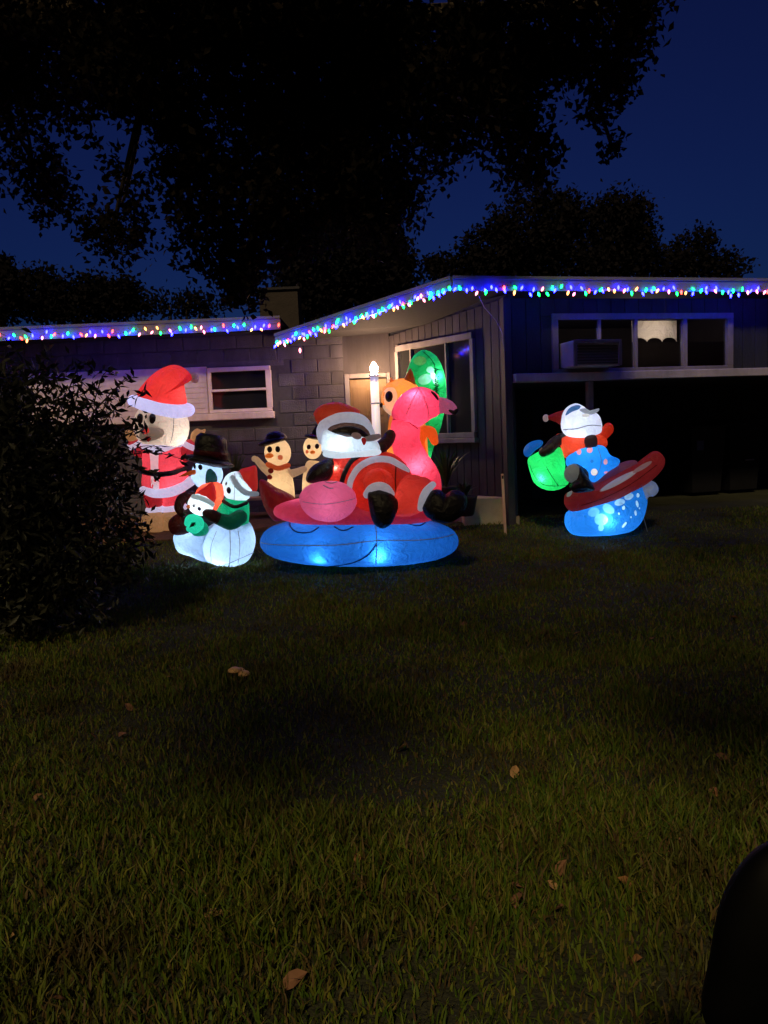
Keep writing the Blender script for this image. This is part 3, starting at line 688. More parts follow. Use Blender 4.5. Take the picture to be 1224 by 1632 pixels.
cream_snowman('cream inflatable snowman with both arms out and red buttons behind the flamingo tail', 446, 815, 9.35, True)
cream_snowman('smaller cream inflatable snowman peeking out beside the reclining Santa', 500, 812, 9.6, False)

# ---- orange animal behind the flamingo
t = Thing('inflatable_orange_animal', 'orange inflatable fox-like animal with a big eye behind the flamingo neck', 'inflatable', 645, 800, 9.5)
m_o = fab((.85, .30, .05), .30)
hd = t.O('head', [(608, 633), (613, 617), (625, 608), (643, 605), (660, 612), (672, 630), (668, 652), (650, 666), (628, 664), (612, 652)], 30, m_o, 0)
t.O('ear', [(643, 609), (648, 596), (653, 589), (658, 598), (661, 615), (652, 617)], 7, fab((.45, .14, .02), .18), -4)
t.O('ear', [(621, 612), (622, 603), (626, 606), (630, 612)], 4, m_o, -4)
ck = t.patch('face_mask', hd, [(609, 640), (611, 626), (619, 620), (629, 622), (633, 636), (628, 650), (625, 663), (618, 660), (611, 652)], fab((.85, .66, .45), .62), .006)
t.patch('eye', hd, t.ell(620, 634, 6, 8.5), fbk((.04, .02, .02)), .012); t.E('nose', 608, 646, 3, 3.5, 4, fbk(), -6)
t.O('body', [(622, 660), (650, 656), (676, 672), (682, 740), (684, 800), (618, 800), (616, 740)], 30, m_o, 4)
t.T('tail', [(672, 720, -14, 7), (669, 700, -16, 8), (675, 687, -18, 9), (686, 688, -18, 9), (692, 702, -18, 6)], fab((.90, .16, .02), .55))
t.lamp(640, 636, 0, 1.0, (1, .9, .75)); t.lamp(648, 720, 0, .8, (1, .9, .75))

# ---- green board-shaped inflatable
t = Thing('inflatable_surfboard', 'upright green glowing oval inflatable with zigzag stitches in front of the angled window', 'inflatable', 676, 792, 9.75)
gb = t.O('board', [(667, 563), (678, 561), (693, 570), (705, 592), (710, 625), (708, 655), (699, 690), (686, 730), (678, 790), (668, 790), (655, 730), (646, 680), (643, 640), (646, 603), (655, 575)], 13, fab((.015, .50, .15), .14, spots=[t.spot(668, 578, 10, 7, (.25, .5, .15)), t.spot(684, 592, 6, 5, (.4, .8, .6)), t.spot(676, 607, 11, 8, (.35, .75, .6), 20), t.spot(690, 604, 4, 14, (.4, .85, .65), 20)]), 0, cen=np.array((677, 640)))
for k in range(6):
    y_ = 590 + k * 6.5; t.seam(gb, [(690, y_), (697, y_ + 2), (691, y_ + 4.5), (698, y_ + 6)], mat('stitch', (.005, .06, .03), .8), .7, name='stitch', n=3)
t.seam(gb, [(672, 563), (685, 575), (692, 590), (694, 625), (700, 660)], mat('stitch_line', (.005, .08, .03), .8), .6)
t.lamp(694, 602, -4, 1.1, (.6, 1, .75)); t.lamp(684, 650, 0, .9, (.6, 1, .75)); t.lamp(672, 730, 0, .4, (.6, 1, .75))

# ---- Santa on a flamingo float
t = Thing('inflatable_flamingo_santa', 'large inflatable Santa in dark glasses reclining on a pink flamingo over blue water', 'inflatable', 573, 897, None)
m_pk = fab((.74, .055, .12), .18); m_pk2 = fab((.80, .16, .34), .22); m_rd = fab((.70, .05, .03), .20); m_wt = fab((.55, .55, .64), .40)
base = t.E('water_base', 573, 860, 158, 37, 104, fab((.004, .16, .62), .08), 0, n=2.5, seg=48)
t.seam(base, [(420, 858), (470, 855), (540, 853), (600, 847), (660, 848), (728, 846)], M_seam, .8); t.seam(base, [(597, 824), (598, 848), (597, 885)], M_seam, .7)
t.seam(base, [(598, 851), (585, 868), (560, 882), (520, 892)], mat('wave_line', (.003, .05, .22), .8), 1.2, name='wave_line')
for w_ in ([(463, 830), (478, 837), (498, 837), (511, 831)], [(535, 830), (548, 834), (563, 830)], [(645, 828), (665, 831), (685, 827)]):
    t.seam(base, w_, mat('wave_mark', (.003, .05, .22), .8), 1.3, name='wave_mark')
fl = t.E('float_body', 572, 812, 136, 24, 78, m_pk, 0, n=2.4, seg=40)
t.O('tail', [(414, 768), (422, 765), (440, 777), (472, 796), (468, 822), (440, 832), (426, 818), (416, 792)], 26, fab((.34, .022, .03), .10), 16)
nk = t.O('neck', [(626, 668), (645, 650), (668, 672), (670, 702), (680, 722), (702, 757), (704, 800), (700, 826), (650, 826), (636, 760), (624, 705)], 30, m_pk, 14, cen=np.array((650, 715)))
hd = t.O('head', [(625, 664), (631, 641), (648, 624), (670, 617), (689, 622), (701, 634), (702, 657), (687, 667), (668, 679), (650, 672)], 32, fab((.76, .06, .15), .22), 4)
t.O('beak', [(698, 635), (708, 634), (720, 639), (728, 647), (728, 655), (722, 652), (712, 651), (722, 657), (719, 660), (708, 658), (698, 656)], 13, fab((.72, .26, .48), .22), 2, cen=np.array((706, 645)))
t.T('beak_tip', [(717, 652, -8, 1.8), (724, 655, -9, 3.4), (728, 652, -8, 3)], M_blk)
t.T('brow', [(688, 622, -12, 1.5), (694, 627, -16, 2.2), (698, 633, -14, 1.5)], M_blk)
t.seam(nk, [(624, 668), (636, 667), (650, 671), (666, 682)], mat('pink_seam', (.28, .01, .04), .9), .8)
t.seam(hd, [(667, 618), (655, 640), (646, 660)], mat('pink_seam', (.9, .3, .45), .9), .6); t.seam(hd, [(667, 618), (678, 645), (682, 665)], mat('pink_seam', (.9, .3, .45), .9), .6)
wg = t.O('wing', [(476, 778), (484, 764), (500, 755), (523, 752), (548, 755), (565, 768), (569, 785), (560, 803), (540, 815), (522, 817), (500, 812), (482, 797)], 22, m_pk2, -74)
t.seam(wg, [(478, 789), (522, 793), (566, 786)], M_seam, .5); t.seam(wg, [(518, 760), (530, 763), (540, 761)], M_seam, .9, name='feather_mark'); t.seam(wg, [(519, 766), (528, 770), (534, 770)], M_seam, .9, name='feather_mark')
# Santa
tor = t.O('coat', [(522, 755), (528, 732), (540, 716), (565, 711), (600, 712), (630, 718), (648, 734), (660, 760), (655, 790), (610, 800), (560, 796), (530, 780)], 44, m_rd, -30)
bel = t.O('trousers', [(560, 775), (566, 746), (585, 728), (610, 723), (635, 734), (655, 752), (662, 780), (640, 800), (600, 806), (570, 800)], 38, fab((.72, .06, .03), .18), -58)
t.T('coat_trim', [(556, 774, -72, 4.4), (559, 750, -74, 4.6), (573, 730, -70, 4.8), (596, 719, -66, 5), (620, 720, -62, 5), (640, 731, -54, 4.6), (650, 741, -40, 4)], m_wt, flat=.8)
t.T('belt', [(543, 762, -66, 3.6), (548, 742, -70, 3.6), (560, 722, -66, 3.6), (572, 715, -54, 3.6)], M_blk)
t.E('leg', 603, 752, 23, 21, 26, fab((.72, .06, .03), .2), -84); t.T('leg_cuff', [(585, 768, -100, 6), (591, 757, -108, 6), (604, 752, -112, 6), (616, 757, -108, 6), (623, 768, -100, 6)], m_wt)
t.O('boot', [(586, 766), (593, 760), (604, 758), (618, 762), (631, 772), (635, 785), (630, 803), (621, 816), (608, 821), (596, 814), (590, 798)], 19, M_blk, -108)
t.O('leg', [(629, 802), (629, 775), (636, 752), (652, 740), (670, 742), (688, 752), (682, 786), (668, 800), (648, 806)], 34, fab((.58, .035, .022), .14), -86)
t.seam(bel, [(628, 740), (626, 760), (628, 785), (632, 800)], mat('red_crease_shade', (.16, .01, .008), .9), 1.1, name='crease_shade'); t.T('leg_cuff', [(690, 751, -108, 5), (680, 758, -122, 6), (674, 770, -126, 6), (671, 786, -120, 5)], m_wt)  # shade of the fold between the legs, painted as a dark line
t.O('boot', [(673, 785), (677, 768), (690, 757), (702, 757), (711, 764), (720, 758), (732, 758), (743, 765), (746, 778), (740, 795), (722, 808), (700, 808), (682, 800)], 22, M_blk, -122, cen=np.array((708, 784)))
t.O('arm', [(488, 750), (494, 736), (510, 725), (528, 720), (533, 732), (526, 752), (508, 758), (492, 758)], 20, fab((.018, .012, .013), 0, .1), -52)
t.T('arm', [(604, 708, -30, 10), (616, 700, -20, 10), (622, 690, -12, 9)], fab((.045, .026, .022), 0, .1))
skin = fab((.16, .075, .055), .05)
hb = t.E('head', 556, 688, 40, 34, 34, skin, -34)
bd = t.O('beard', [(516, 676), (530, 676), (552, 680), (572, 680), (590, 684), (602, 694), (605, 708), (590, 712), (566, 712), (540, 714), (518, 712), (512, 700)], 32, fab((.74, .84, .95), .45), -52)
t.O('beard_curl', [(520, 703), (545, 704), (575, 702), (603, 702), (604, 710), (570, 714), (535, 716), (516, 712)], 18, fab((.76, .86, .97), .55), -70)
gl = t.O('sunglasses', [(529, 673), (542, 666), (556, 664), (572, 667), (582, 674), (590, 683), (574, 680), (552, 679)], 8, fbk((.02, .01, .012)), -74)
t.E('nose', 568, 678, 8, 5, 6, fab((.42, .28, .26), .2), -84, ang=-15); t.O('mouth', [(576, 683), (580, 680), (584, 684), (583, 690), (580, 692)], 4, fab((.6, .03, .04), .2), -86)
t.T('moustache', [(584, 684, -78, 4), (594, 684, -70, 5), (603, 683, -62, 4)], fab((.45, .38, .38), .1))
t.T('hat_brim', [(514, 694, -40, 6), (513, 676, -48, 8), (523, 662, -56, 8), (545, 654, -60, 8), (568, 655, -58, 8), (583, 664, -52, 7), (592, 682, -46, 6)], fab((.60, .64, .76), .46))
t.O('hat', [(501, 652), (512, 640), (536, 634), (556, 639), (574, 648), (560, 660), (530, 664), (513, 672), (504, 664)], 26, fab((.66, .07, .03), .22), -36)
t.E('pompom', 500, 659, 5.5, 5, 5, fab((.42, .32, .32), .08), -42)
t.lamp(604, 866, -93, 1.3, (.8, .95, 1)); t.lamp(508, 872, -87, .80, (.8, .95, 1)); t.lamp(560, 862, 0, 3.6); t.lamp(655, 862, -40, 1.0); t.lamp(480, 862, -40, .8)
t.lamp(662, 632, -10, .7, (1, .85, .85)); t.lamp(660, 660, 4, .6, (1, .85, .85)); t.lamp(662, 742, 0, 1.3, (1, .85, .85)); t.lamp(645, 690, 10, .5, (1, .85, .85)); t.lamp(672, 800, 6, .8); t.lamp(480, 810, -10, .6); t.lamp(523, 788, -72, .35); t.lamp(535, 735, -50, .6, (1, .9, .85)); t.lamp(590, 770, -64, .8, (1, .9, .85)); t.lamp(652, 775, -92, .35, (1, .9, .85)); t.lamp(604, 742, -88, .25, (1, .9, .85)); t.lamp(545, 700, -62, 1.3)

# ---- surfing Santa, right
t = Thing('inflatable_surfing_santa', 'inflatable Santa in blue shorts surfing a red board with a green sack', 'inflatable', 962, 852)
dp = [t.spot(x_, y_, rx_, ry_, c_, a_) for (x_, y_, rx_, ry_, a_, c_) in [(945, 812, 9, 6, 20, (.10, .42, .72)), (957, 822, 10, 9, 0, (.12, .46, .74)), (968, 806, 9, 6, -20, (.14, .50, .78)), (985, 796, 8, 4, 20, (.35, .66, .85)), (999, 787, 7, 4, 25, (.40, .70, .88)), (957, 835, 4, 6, 0, (.14, .5, .78))] + [(a, b, c * .8, d * .8, e, (.45, .74, .90)) for (a, b, c, d, e) in ((1012, 798, 2.6, 7, 15), (1010, 812, 2.2, 5.5, 10), (991, 803, 2.6, 4.4, -10), (993, 830, 2.6, 6.5, -35), (1003, 818, 1.5, 2, 0), (1013, 785, 3, 4, 0), (1016, 805, 1.4, 2, 0), (984, 812, 1.6, 2.4, 20))]]
wv = t.O('wave', [(898, 836), (900, 820), (912, 812), (945, 800), (985, 788), (1018, 772), (1028, 784), (1029, 803), (1024, 826), (1010, 843), (985, 851), (955, 855), (922, 856), (905, 850)], 58, fab((.006, .20, .66), .26, spots=dp), 6)
t.O('wave_crest', [(1016, 773), (1028, 765), (1041, 769), (1046, 780), (1040, 789), (1032, 790), (1026, 797), (1020, 786)], 24, fab((.55, .66, .80), .14), 10)
bdd = t.O('surfboard', [(896, 796), (900, 785), (925, 778), (960, 764), (1000, 742), (1028, 728), (1035, 717), (1046, 718), (1054, 730), (1048, 748), (1022, 772), (975, 797), (930, 813), (908, 815), (898, 806)], 30, fab((.42, .035, .04), .20, spots=[t.spot(982, 763, 31, 4.5, (.62, .62, .70), 31), t.spot(905, 786, 6, 3, (.5, .5, .55), 50), t.spot(1018, 741, 16, 3.5, (.50, .32, .36), 32)]), -6, cen=np.array((975, 772)))
t.O('board_deck', [(936, 776), (948, 760), (966, 747), (988, 736), (1008, 733), (1010, 742), (990, 756), (962, 770)], 12, fab((.30, .10, .20), .16), 4)
t.seam(bdd, [(925, 803), (960, 790), (1000, 768), (1040, 738)], mat('red_seam', (.12, .01, .012), .9), .6)
fw_ = [t.spot(919, 718, 3.6, 4.6, (.80, .22, .22), 10), t.spot(936, 715, 4.4, 4.6, (.80, .24, .26), -20), t.spot(961, 733, 3, 4.4, (.80, .35, .35), 0), t.spot(944, 749, 5, 5.5, (.85, .70, .55), 0), t.spot(940, 732, 2.6, 2.6, (.005, .16, .5), 0), t.spot(962, 750, 3, 2, (.8, .3, .4), 20)]
sh = t.O('shorts', [(897, 736), (903, 719), (926, 706), (946, 704), (960, 709), (969, 722), (983, 729), (981, 738), (966, 748), (945, 765), (930, 755), (919, 740), (908, 744)], 28, fab((.008, .27, .80), .42, spots=fw_), -20, cen=np.array((938, 728)))
t.seam(sh, [(947, 708), (954, 728), (952, 745), (944, 760)], M_seam, .5)
tr_ = t.O('shirt', [(880, 692), (900, 690), (930, 694), (957, 690), (962, 710), (930, 714), (905, 726), (895, 728), (889, 712)], 24, fab((.85, .07, .02), .40), -8)
t.O('bare_chest', [(927, 692), (944, 689), (946, 707), (930, 710)], 6, fab((.10, .08, .10), .06), -30)
t.T('arm', [(955, 692, -6, 9), (963, 684, -4, 9), (964, 681, -2, 8)], fab((.78, .06, .02), .25))
t.T('arm', [(890, 696, -14, 9), (878, 702, -20, 9), (868, 712, -26, 9), (860, 716, -30, 8)], fbk((.035, .03, .032)))
gs = t.O('green_sack', [(834, 732), (846, 722), (862, 714), (880, 711), (890, 714), (896, 737), (896, 755), (904, 766), (892, 777), (870, 781), (850, 773), (840, 757)], 30, fab((.008, .55, .13), .42), -10)
t.seam(gs, [(840, 740), (850, 760), (868, 772), (900, 772)], mat('green_seam', (.003, .16, .05), .9), .6); t.seam(gs, [(868, 742), (876, 755), (888, 773)], mat('green_seam', (.003, .16, .05), .9), .6)
t.O('sack_mouth', [(827, 716), (833, 706), (848, 699), (858, 701), (857, 708), (846, 716), (836, 726), (829, 724)], 12, fab((.012, .18, .60), .45), -14)
t.T('thigh', [(912, 745, -44, 13), (920, 752, -42, 14)], fbk((.03, .03, .035))); t.E('knee', 909, 747, 13, 15, 11, fab((.42, .46, .48), .14), -48, ang=-15)
t.O('boot', [(919, 735), (928, 745), (938, 760), (945, 772), (930, 777), (912, 778), (904, 768), (912, 758), (919, 752)], 16, fbk((.012, .014, .022)), -50)
hd = t.O('head', [(887, 672), (889, 656), (898, 645), (911, 641), (924, 646), (934, 654), (944, 656), (951, 664), (954, 678), (951, 688), (930, 694), (903, 694), (891, 686)], 26, fab((.68, .74, .86), .50), -14)
t.patch('sunglasses', hd, [(896, 662), (901, 651), (911, 646), (919, 647), (917, 652), (907, 656)], fab((.05, .16, .34), .5), .006)
t.O('sunglasses', [(917, 648), (926, 645), (934, 651), (947, 645), (946, 650), (937, 655), (926, 654)], 5, fab((.42, .46, .52), .55), -36); t.E('nose', 927, 656, 6, 2.6, 4, fab((.85, .85, .85), .5), -40)
t.seam(hd, [(893, 684), (915, 682), (935, 677), (952, 678)], mat('beard_seam', (.35, .38, .46), .9), .8)
t.T('hat', [(893, 665, -6, 14), (880, 663, -6, 8), (868, 664, -6, 3.5)], fab((.40, .03, .03), .16), lin=True); t.E('pompom', 863, 665, 5, 6, 5, fab((.65, .55, .55), .25), -6)
t.T('tether', [(1022, 815, 0, .5), (1027, 832, 6, .5), (1031, 846, 10, .5)], M_rope, seg=5)
t.lamp(968, 822, -44, .75, (.85, .95, 1)); t.lamp(965, 825, 0, 1.8); t.lamp(925, 835, 0, .6); t.lamp(859, 757, -30, .45, (.9, 1, .9)); t.lamp(868, 745, -8, .9, (.8, 1, .85)); t.lamp(916, 676, -18, .6); t.lamp(935, 728, -20, .9); t.lamp(915, 704, -8, .5)
# ================================================================== SMALL THINGS BY THE HOUSE
M_stake = mat('pale_stake', (.55, .36, .32), .8, .2, 10)
g = P(805, 829, 9.3); g.z = gz(g.x, 9.3); e = empty('stake', g); tag(e, 'thin pale stake standing upright in the lawn by the house corner', 'stake')
hgt = P(803, 755, 9.3).z - g.z
v, f = box_vf(-.016, .016, -.008, .008, -.05, hgt, .003); mesh_obj('stake_board', v, f, M_stake, e, False)
v, f = box_vf(-.012, .012, -.012, -.0085, hgt - .06, hgt - .02, .001); mesh_obj('cut_mark', v, f, M_dark, e, False)
e.rotation_euler = (0, R(-1.5), 0)
# step under the angled wall
q = P(768, 797, 10.1)
st = box('step', q.x - .26, q.x + .26, 9.95, 10.35, .3, q.z + .04, mat('step_concrete', (.45, .36, .27), .85, .2, 12, .3, 60), None, .01); tag(st, 'short pale concrete step below the angled window', 'step')
# bench
M_wood = mat('bench_wood', (.42, .30, .18), .7, .3, 6, .3, 40, stretch=(1, 8, 8))
q = P(420, 799, 11.2); be = empty('bench', (q.x, 11.2, .44)); tag(be, 'low wooden bench behind the snowmen against the block wall', 'bench')
zt = max(q.z - .44, .3)
for k in range(3): mesh_obj('seat_plank', *box_vf(-.62, .62, -.18 + k * .125, -.065 + k * .125, zt - .035, zt, .006), M_wood, be, False)
for sx_ in (-.5, .5):
    for sy_ in (-.14, .12): mesh_obj('leg', *box_vf(sx_ - .03, sx_ + .03, sy_ - .03, sy_ + .03, 0, zt - .036, .004), M_wood, be, False)
# strappy leaved potted plants
M_leafp = mat('plant_leaf', (.05, .07, .03), .5, .4, 10); M_pot = mat('dark_pot', (.03, .025, .025), .5, .3, 8)
def pot_plant(label, px, py, Y, h, n, pot=True, spread=.5):
    p = P(px, py, Y); e = empty('potted_plant', p); tag(e, label, 'potted plant', 'potted plants by the house')
    v, f = tube_vf([(0, 0, 0), (0, 0, .02), (0, 0, .22), (0, 0, .25), (0, 0, .25)], [.09, .11, .15, .16, .13], 16, cap=False); mesh_obj('pot', v, f, M_pot, e)
    v, f = [], []
    for k in range(n):
        a = random.uniform(0, 6.28); sp_ = random.uniform(.15, 1) * spread; L_ = h * random.uniform(.7, 1.1); w = .016; i0 = len(v)
        for j in range(5):
            t_ = j / 4; r_ = sp_ * L_ * t_ ** 1.5; z_ = .22 + L_ * (t_ - .45 * sp_ * t_ ** 2.5); ww = w * (1 - t_ ** 3) + .001
            v += [(math.cos(a) * r_ - math.sin(a) * ww, math.sin(a) * r_ + math.cos(a) * ww, z_), (math.cos(a) * r_ + math.sin(a) * ww, math.sin(a) * r_ - math.cos(a) * ww, z_)]
        f += [(i0 + 2 * j, i0 + 2 * j + 1, i0 + 2 * j + 3, i0 + 2 * j + 2) for j in range(4)]
    mesh_obj('foliage', v, f, M_leafp, e)
pot_plant('potted plant with strappy leaves between the tall hat and the cream snowman', 378, 800, 10.9, .55, 40)
pot_plant('dark potted plant beside the flamingo by the step', 742, 822, 9.6, .28, 40, spread=.9)
pot_plant('taller potted plant against the angled wall behind the flamingo', 712, 806, 10.0, .6, 50, spread=.6)
M_stone = mat('white_stone', (.6, .55, .5), .8, .2, 14, .3, 40)
for k, px_ in enumerate((721, 731, 740, 757)):
    g = ground_hit(px_, 828); v, f = tube_vf([(-.03, 0, .015), (.03, 0, .018)], [.022, .02], 8); o = mesh_obj('stone', v, f, M_stone); o.location = g
    o.rotation_euler = (0, 0, random.uniform(-.5, .5)); o.scale = (random.uniform(.8, 1.3), 1, 1)
    tag(o, 'small pale stone in the edging row right of the flamingo base', 'stone', 'pale edging stones')
# rubbish bins before the dark wall
M_bin = mat('bin_plastic', (.005, .005, .008), .5, .25, 6); M_bint = mat('bin_trim', (.25, .25, .28), .4)
def bin_(label, px, py, w, hh, lab):
    g = on_plane(px, py, K - nF * 1.55, nF); g.z = gz(g.x, g.y)
    e = empty('wheelie_bin', g, (0, 0, math.atan2(uF.y, uF.x))); tag(e, label, 'bin', 'bins against the dark wall')
    v = []; 
    for (z_, k_) in ((.06, .82), (hh, 1.0)):
        for (sx_, sy_) in ((-1, -1), (1, -1), (1, 1), (-1, 1)): v.append((sx_ * w / 2 * k_, sy_ * .3 * k_, z_))
    mesh_obj('body', v, [(0, 1, 2, 3)[::-1], (4, 5, 6, 7)] + [(i, (i + 1) % 4, 4 + (i + 1) % 4, 4 + i) for i in range(4)], M_bin, e, False)
    vv, ff = box_vf(-w / 2 - .02, w / 2 + .02, -.33, .32, hh + .003, hh + .06, .02); mesh_obj('lid', vv, ff, M_bin, e, False)
    vv, ff = tube_vf([(-w / 2, .34, hh + .02), (w / 2, .34, hh + .02)], [.015, .015], 8); mesh_obj('handle', vv, ff, M_bin, e)
    for s_ in (-1, 1):
        vv, ff = tube_vf([(s_ * w * .36 - .025, .22, .09), (s_ * w * .36 + .025, .22, .09)], [.09, .09], 16, cap=False); mesh_obj('wheel', vv, ff, M_bin, e)
    if lab == 'bar': vv, ff = box_vf(-.02, .14, -.318, -.300, .52, .54, .002); mesh_obj('grip', vv, ff, M_bint, e, False); vv, ff = box_vf(-.12, .12, -.322, -.306, .86, .88, .002); mesh_obj('grip', vv, ff, M_bin, e, False)
    else: vv, ff = box_vf(-.22, -.10, -.318, -.302, .72, .87, .003); mesh_obj('notice', vv, ff, mat('bin_notice', (.10, .10, .20), .5), e, False)
bin_('dark bin with a bluish label right of the surfing Santa', 1110, 810, .62, 1.05, 'label'); bin_('dark bin with a pale grip bar near the right edge', 1168, 806, .60, 1.12, 'bar')
# window air conditioner
a0, a1 = fpx(893), fpx(967); z0_, z1_ = on_plane(930, 597, K, nF).z + .0, on_plane(930, 547, K, nF).z
q = K + uF * ((a0 + a1) / 2); ac = empty('air_conditioner', (q.x, q.y, fz0 + .04), (0, 0, math.atan2(uF.y, uF.x))); tag(ac, 'boxy window air conditioner in the left pane of the long window', 'air conditioner')
hw = (a1 - a0) / 2; hh = z1_ - fz0 - .04
mesh_obj('casing', *box_vf(-hw, hw, -.34, .10, .004, hh, .012), mat('ac_casing', (.30, .28, .30), .6, .2, 9), ac, False)
for (x0_, x1_, zz0, zz1) in ((-hw, hw, hh - .035, hh + .004), (-hw - .003, -hw + .045, .006, hh - .036), (hw - .045, hw + .003, .006, hh - .036)):
    mesh_obj('bezel', *box_vf(x0_, x1_, -.362, -.342, zz0, zz1, .004), M_trim2, ac, False)
for k in range(7):
    zz = .03 + k * (hh - .08) / 7; mesh_obj('louvre', *box_vf(-hw + .05, hw - .05, -.352, -.342, zz, zz + .022, .002), mat('ac_grille', (.05, .05, .055), .5), ac, False)
# drooping wire on the corner
v, f = tube_vf([P(762, 470, 9.45), P(772, 490, 9.6), P(790, 510, 9.8), P(800, 530, 9.85), P(806, 580, 9.83)], [.004] * 5, 5, cap=False)
tag(mesh_obj('cable', v, f, M_rope), 'thin pale cable drooping from the eave corner down the wall corner', 'cable')

# ================================================================== PLANTS
def leaves_mesh(cent, size, aspect, nrm_up=0.3, fold=True):
    """leaf-shaped faces (a rhomb with a folded midrib) at the given centres"""
    n = len(cent); d = rng.normal(size=(n, 3)); d[:, 2] -= 0.2; d /= np.linalg.norm(d, axis=1)[:, None]
    w = rng.normal(size=(n, 3)); w -= (w * d).sum(1)[:, None] * d; w /= np.linalg.norm(w, axis=1)[:, None]
    nn = np.cross(d, w); L_ = size * rng.uniform(.6, 1.25, n)[:, None]; Wd = L_ * aspect
    p0 = cent - d * L_ / 2; p1 = cent + w * Wd / 2 + nn * Wd * .2; p2 = cent + d * L_ / 2; p3 = cent - w * Wd / 2 + nn * Wd * .2
    v = np.stack([p0, p1, p2, p3], 1).reshape(-1, 3); i = np.arange(n) * 4
    f = np.concatenate([np.stack([i, i + 1, i + 2], 1), np.stack([i, i + 2, i + 3], 1)])
    return v, f
def fast_mesh(name, v, f, m, parent=None):
    me = bpy.data.meshes.new(name); nv, nf = len(v), len(f); k = f.shape[1]
    me.vertices.add(nv); me.vertices.foreach_set('co', np.asarray(v, np.float32).ravel())
    me.loops.add(nf * k); me.loops.foreach_set('vertex_index', f.astype(np.int32).ravel())
    me.polygons.add(nf); me.polygons.foreach_set('loop_start', np.arange(nf, dtype=np.int32) * k)
    me.update(calc_edges=True); me.materials.append(m)
    o = bpy.data.objects.new(name, me); C.objects.link(o)
    if parent: o.parent = parent
    return o
def leafmat(name, c1, c2, trans=.25, rough=.5, spec=.3):
    m, t, b, o = newmat(name); N, L = t.nodes, t.links
    ge = N.new('ShaderNodeNewGeometry'); cr = N.new('ShaderNodeValToRGB')
    cr.color_ramp.elements[0].color = tuple(c1) + (1,); cr.color_ramp.elements[1].color = tuple(c2) + (1,)
    L.new(ge.outputs['Random Per Island'], cr.inputs[0]); L.new(cr.outputs[0], b.inputs['Base Color'])
    b.inputs['Roughness'].default_value = rough; b.inputs['Specular IOR Level'].default_value = spec
    tr = N.new('ShaderNodeBsdfTranslucent'); L.new(cr.outputs[0], tr.inputs[0])
    ms = N.new('ShaderNodeMixShader'); ms.inputs[0].default_value = trans; L.new(b.outputs[0], ms.inputs[1]); L.new(tr.outputs[0], ms.inputs[2])
    L.new(ms.outputs[0], o.inputs['Surface']); return m
M_bark = mat('bark', (.06, .045, .035), .95, .4, 8, 1.0, 18)
M_oak = leafmat('oak_leaf', (.009, .008, .007), (.020, .014, .010), .25, .8, .05)
M_far = leafmat('far_leaf', (.007, .0065, .009), (.010, .0085, .011), .15, .9, .03)
M_shrub = leafmat('shrub_leaf', (.008, .010, .007), (.030, .030, .020), .2, .5, .18)
def clump_points(c, r, n, lumps=9, sg=.14):
    """points gathered in small twig-tip clusters inside an ellipsoid"""
    k = max(int(n / lumps), 1)
    d = rng.normal(size=(k, 3)); d /= np.linalg.norm(d, axis=1)[:, None]; d *= rng.uniform(.15, 1, k)[:, None] ** .45
    ctr = np.array(c) + d * np.array(r)
    sub = np.repeat(ctr, lumps, 0) + rng.normal(size=(k * lumps, 3)) * min(sg, np.mean(r) * .28)
    return sub
# ---- the oak whose limbs hang over the lawn; its trunk stands left of the view
oak = empty('oak_tree', (-6.2, 6.2, gz(0, 6.2))); tag(oak, 'large dark oak crown hanging over the top of the picture', 'tree')
Ob = Vector(oak.location)
trunk_top = Vector((-5.6, 6.3, 3.6))
v, f = tube_vf([Vector((0, 0, -.2)), Vector((.05, 0, .4)), Vector((.2, .05, 1.8)), trunk_top - Ob], [.52, .40, .32, .27], 16, cap=False); mesh_obj('trunk', v, f, M_bark, oak)
CL = [(60, 80, 120, 95, 7.2, 1), (55, 285, 38, 58, 7.4, .9), (30, 220, 26, 50, 7.2, .3), (165, 368, 46, 40, 7.0, 1.0), (150, 200, 50, 50, 7.3, .12), (205, 310, 26, 40, 7.2, .5), (265, 110, 130, 120, 6.8, 1.2),
      (325, 290, 75, 95, 7.1, 1), (305, 385, 36, 40, 7.2, .7), (372, 405, 46, 62, 7.3, 1.2), (386, 460, 20, 34, 7.4, 2.0), (470, 260, 140, 120, 6.9, 1.2), (440, 360, 60, 60, 7.2, .8), (500, 80, 200, 130, 6.6, 1.3), (590, 290, 70, 90, 7.0, 1), (610, 370, 36, 50, 7.2, .7),
      (650, 330, 30, 34, 7.2, .6), (690, 140, 140, 95, 6.8, 1.2), (700, 225, 60, 40, 7.0, .6), (838, 225, 46, 70, 7.2, .9), (858, 275, 22, 28, 7.3, .6), (800, 70, 140, 90, 6.9, 1.2), (790, 190, 40, 60, 7.1, .4), (945, 80, 72, 90, 7.2, 1.1), (962, 160, 30, 36, 7.2, .8), (988, 214, 7, 8, 7.2, 1),
      (1000, 30, 32, 50, 7.3, .8), (90, -40, 240, 120, 6.4, .8), (450, -80, 300, 140, 6.0, .8), (850, -60, 170, 90, 6.4, .8), (-120, 100, 160, 240, 6.6, .6)]
pts = []; cents = []
for (cx, cy, rx, ry, Y, dens) in CL:
    c = P(cx, cy, Y); s_ = Y / F; rd = max(min(rx, ry) * .9, 25)
    n = int(dens * (rx * ry * 0.16 + 60)); c = np.array(c) + np.array((0, rng.uniform(-.35, .35), 0))
    pts.append(clump_points(c, (rx * s_ * .92, rd * s_ + .25, ry * s_ * .92), int(n * 1.9), 26, .085)); cents.append((Vector(c), min(rx, ry) * s_))
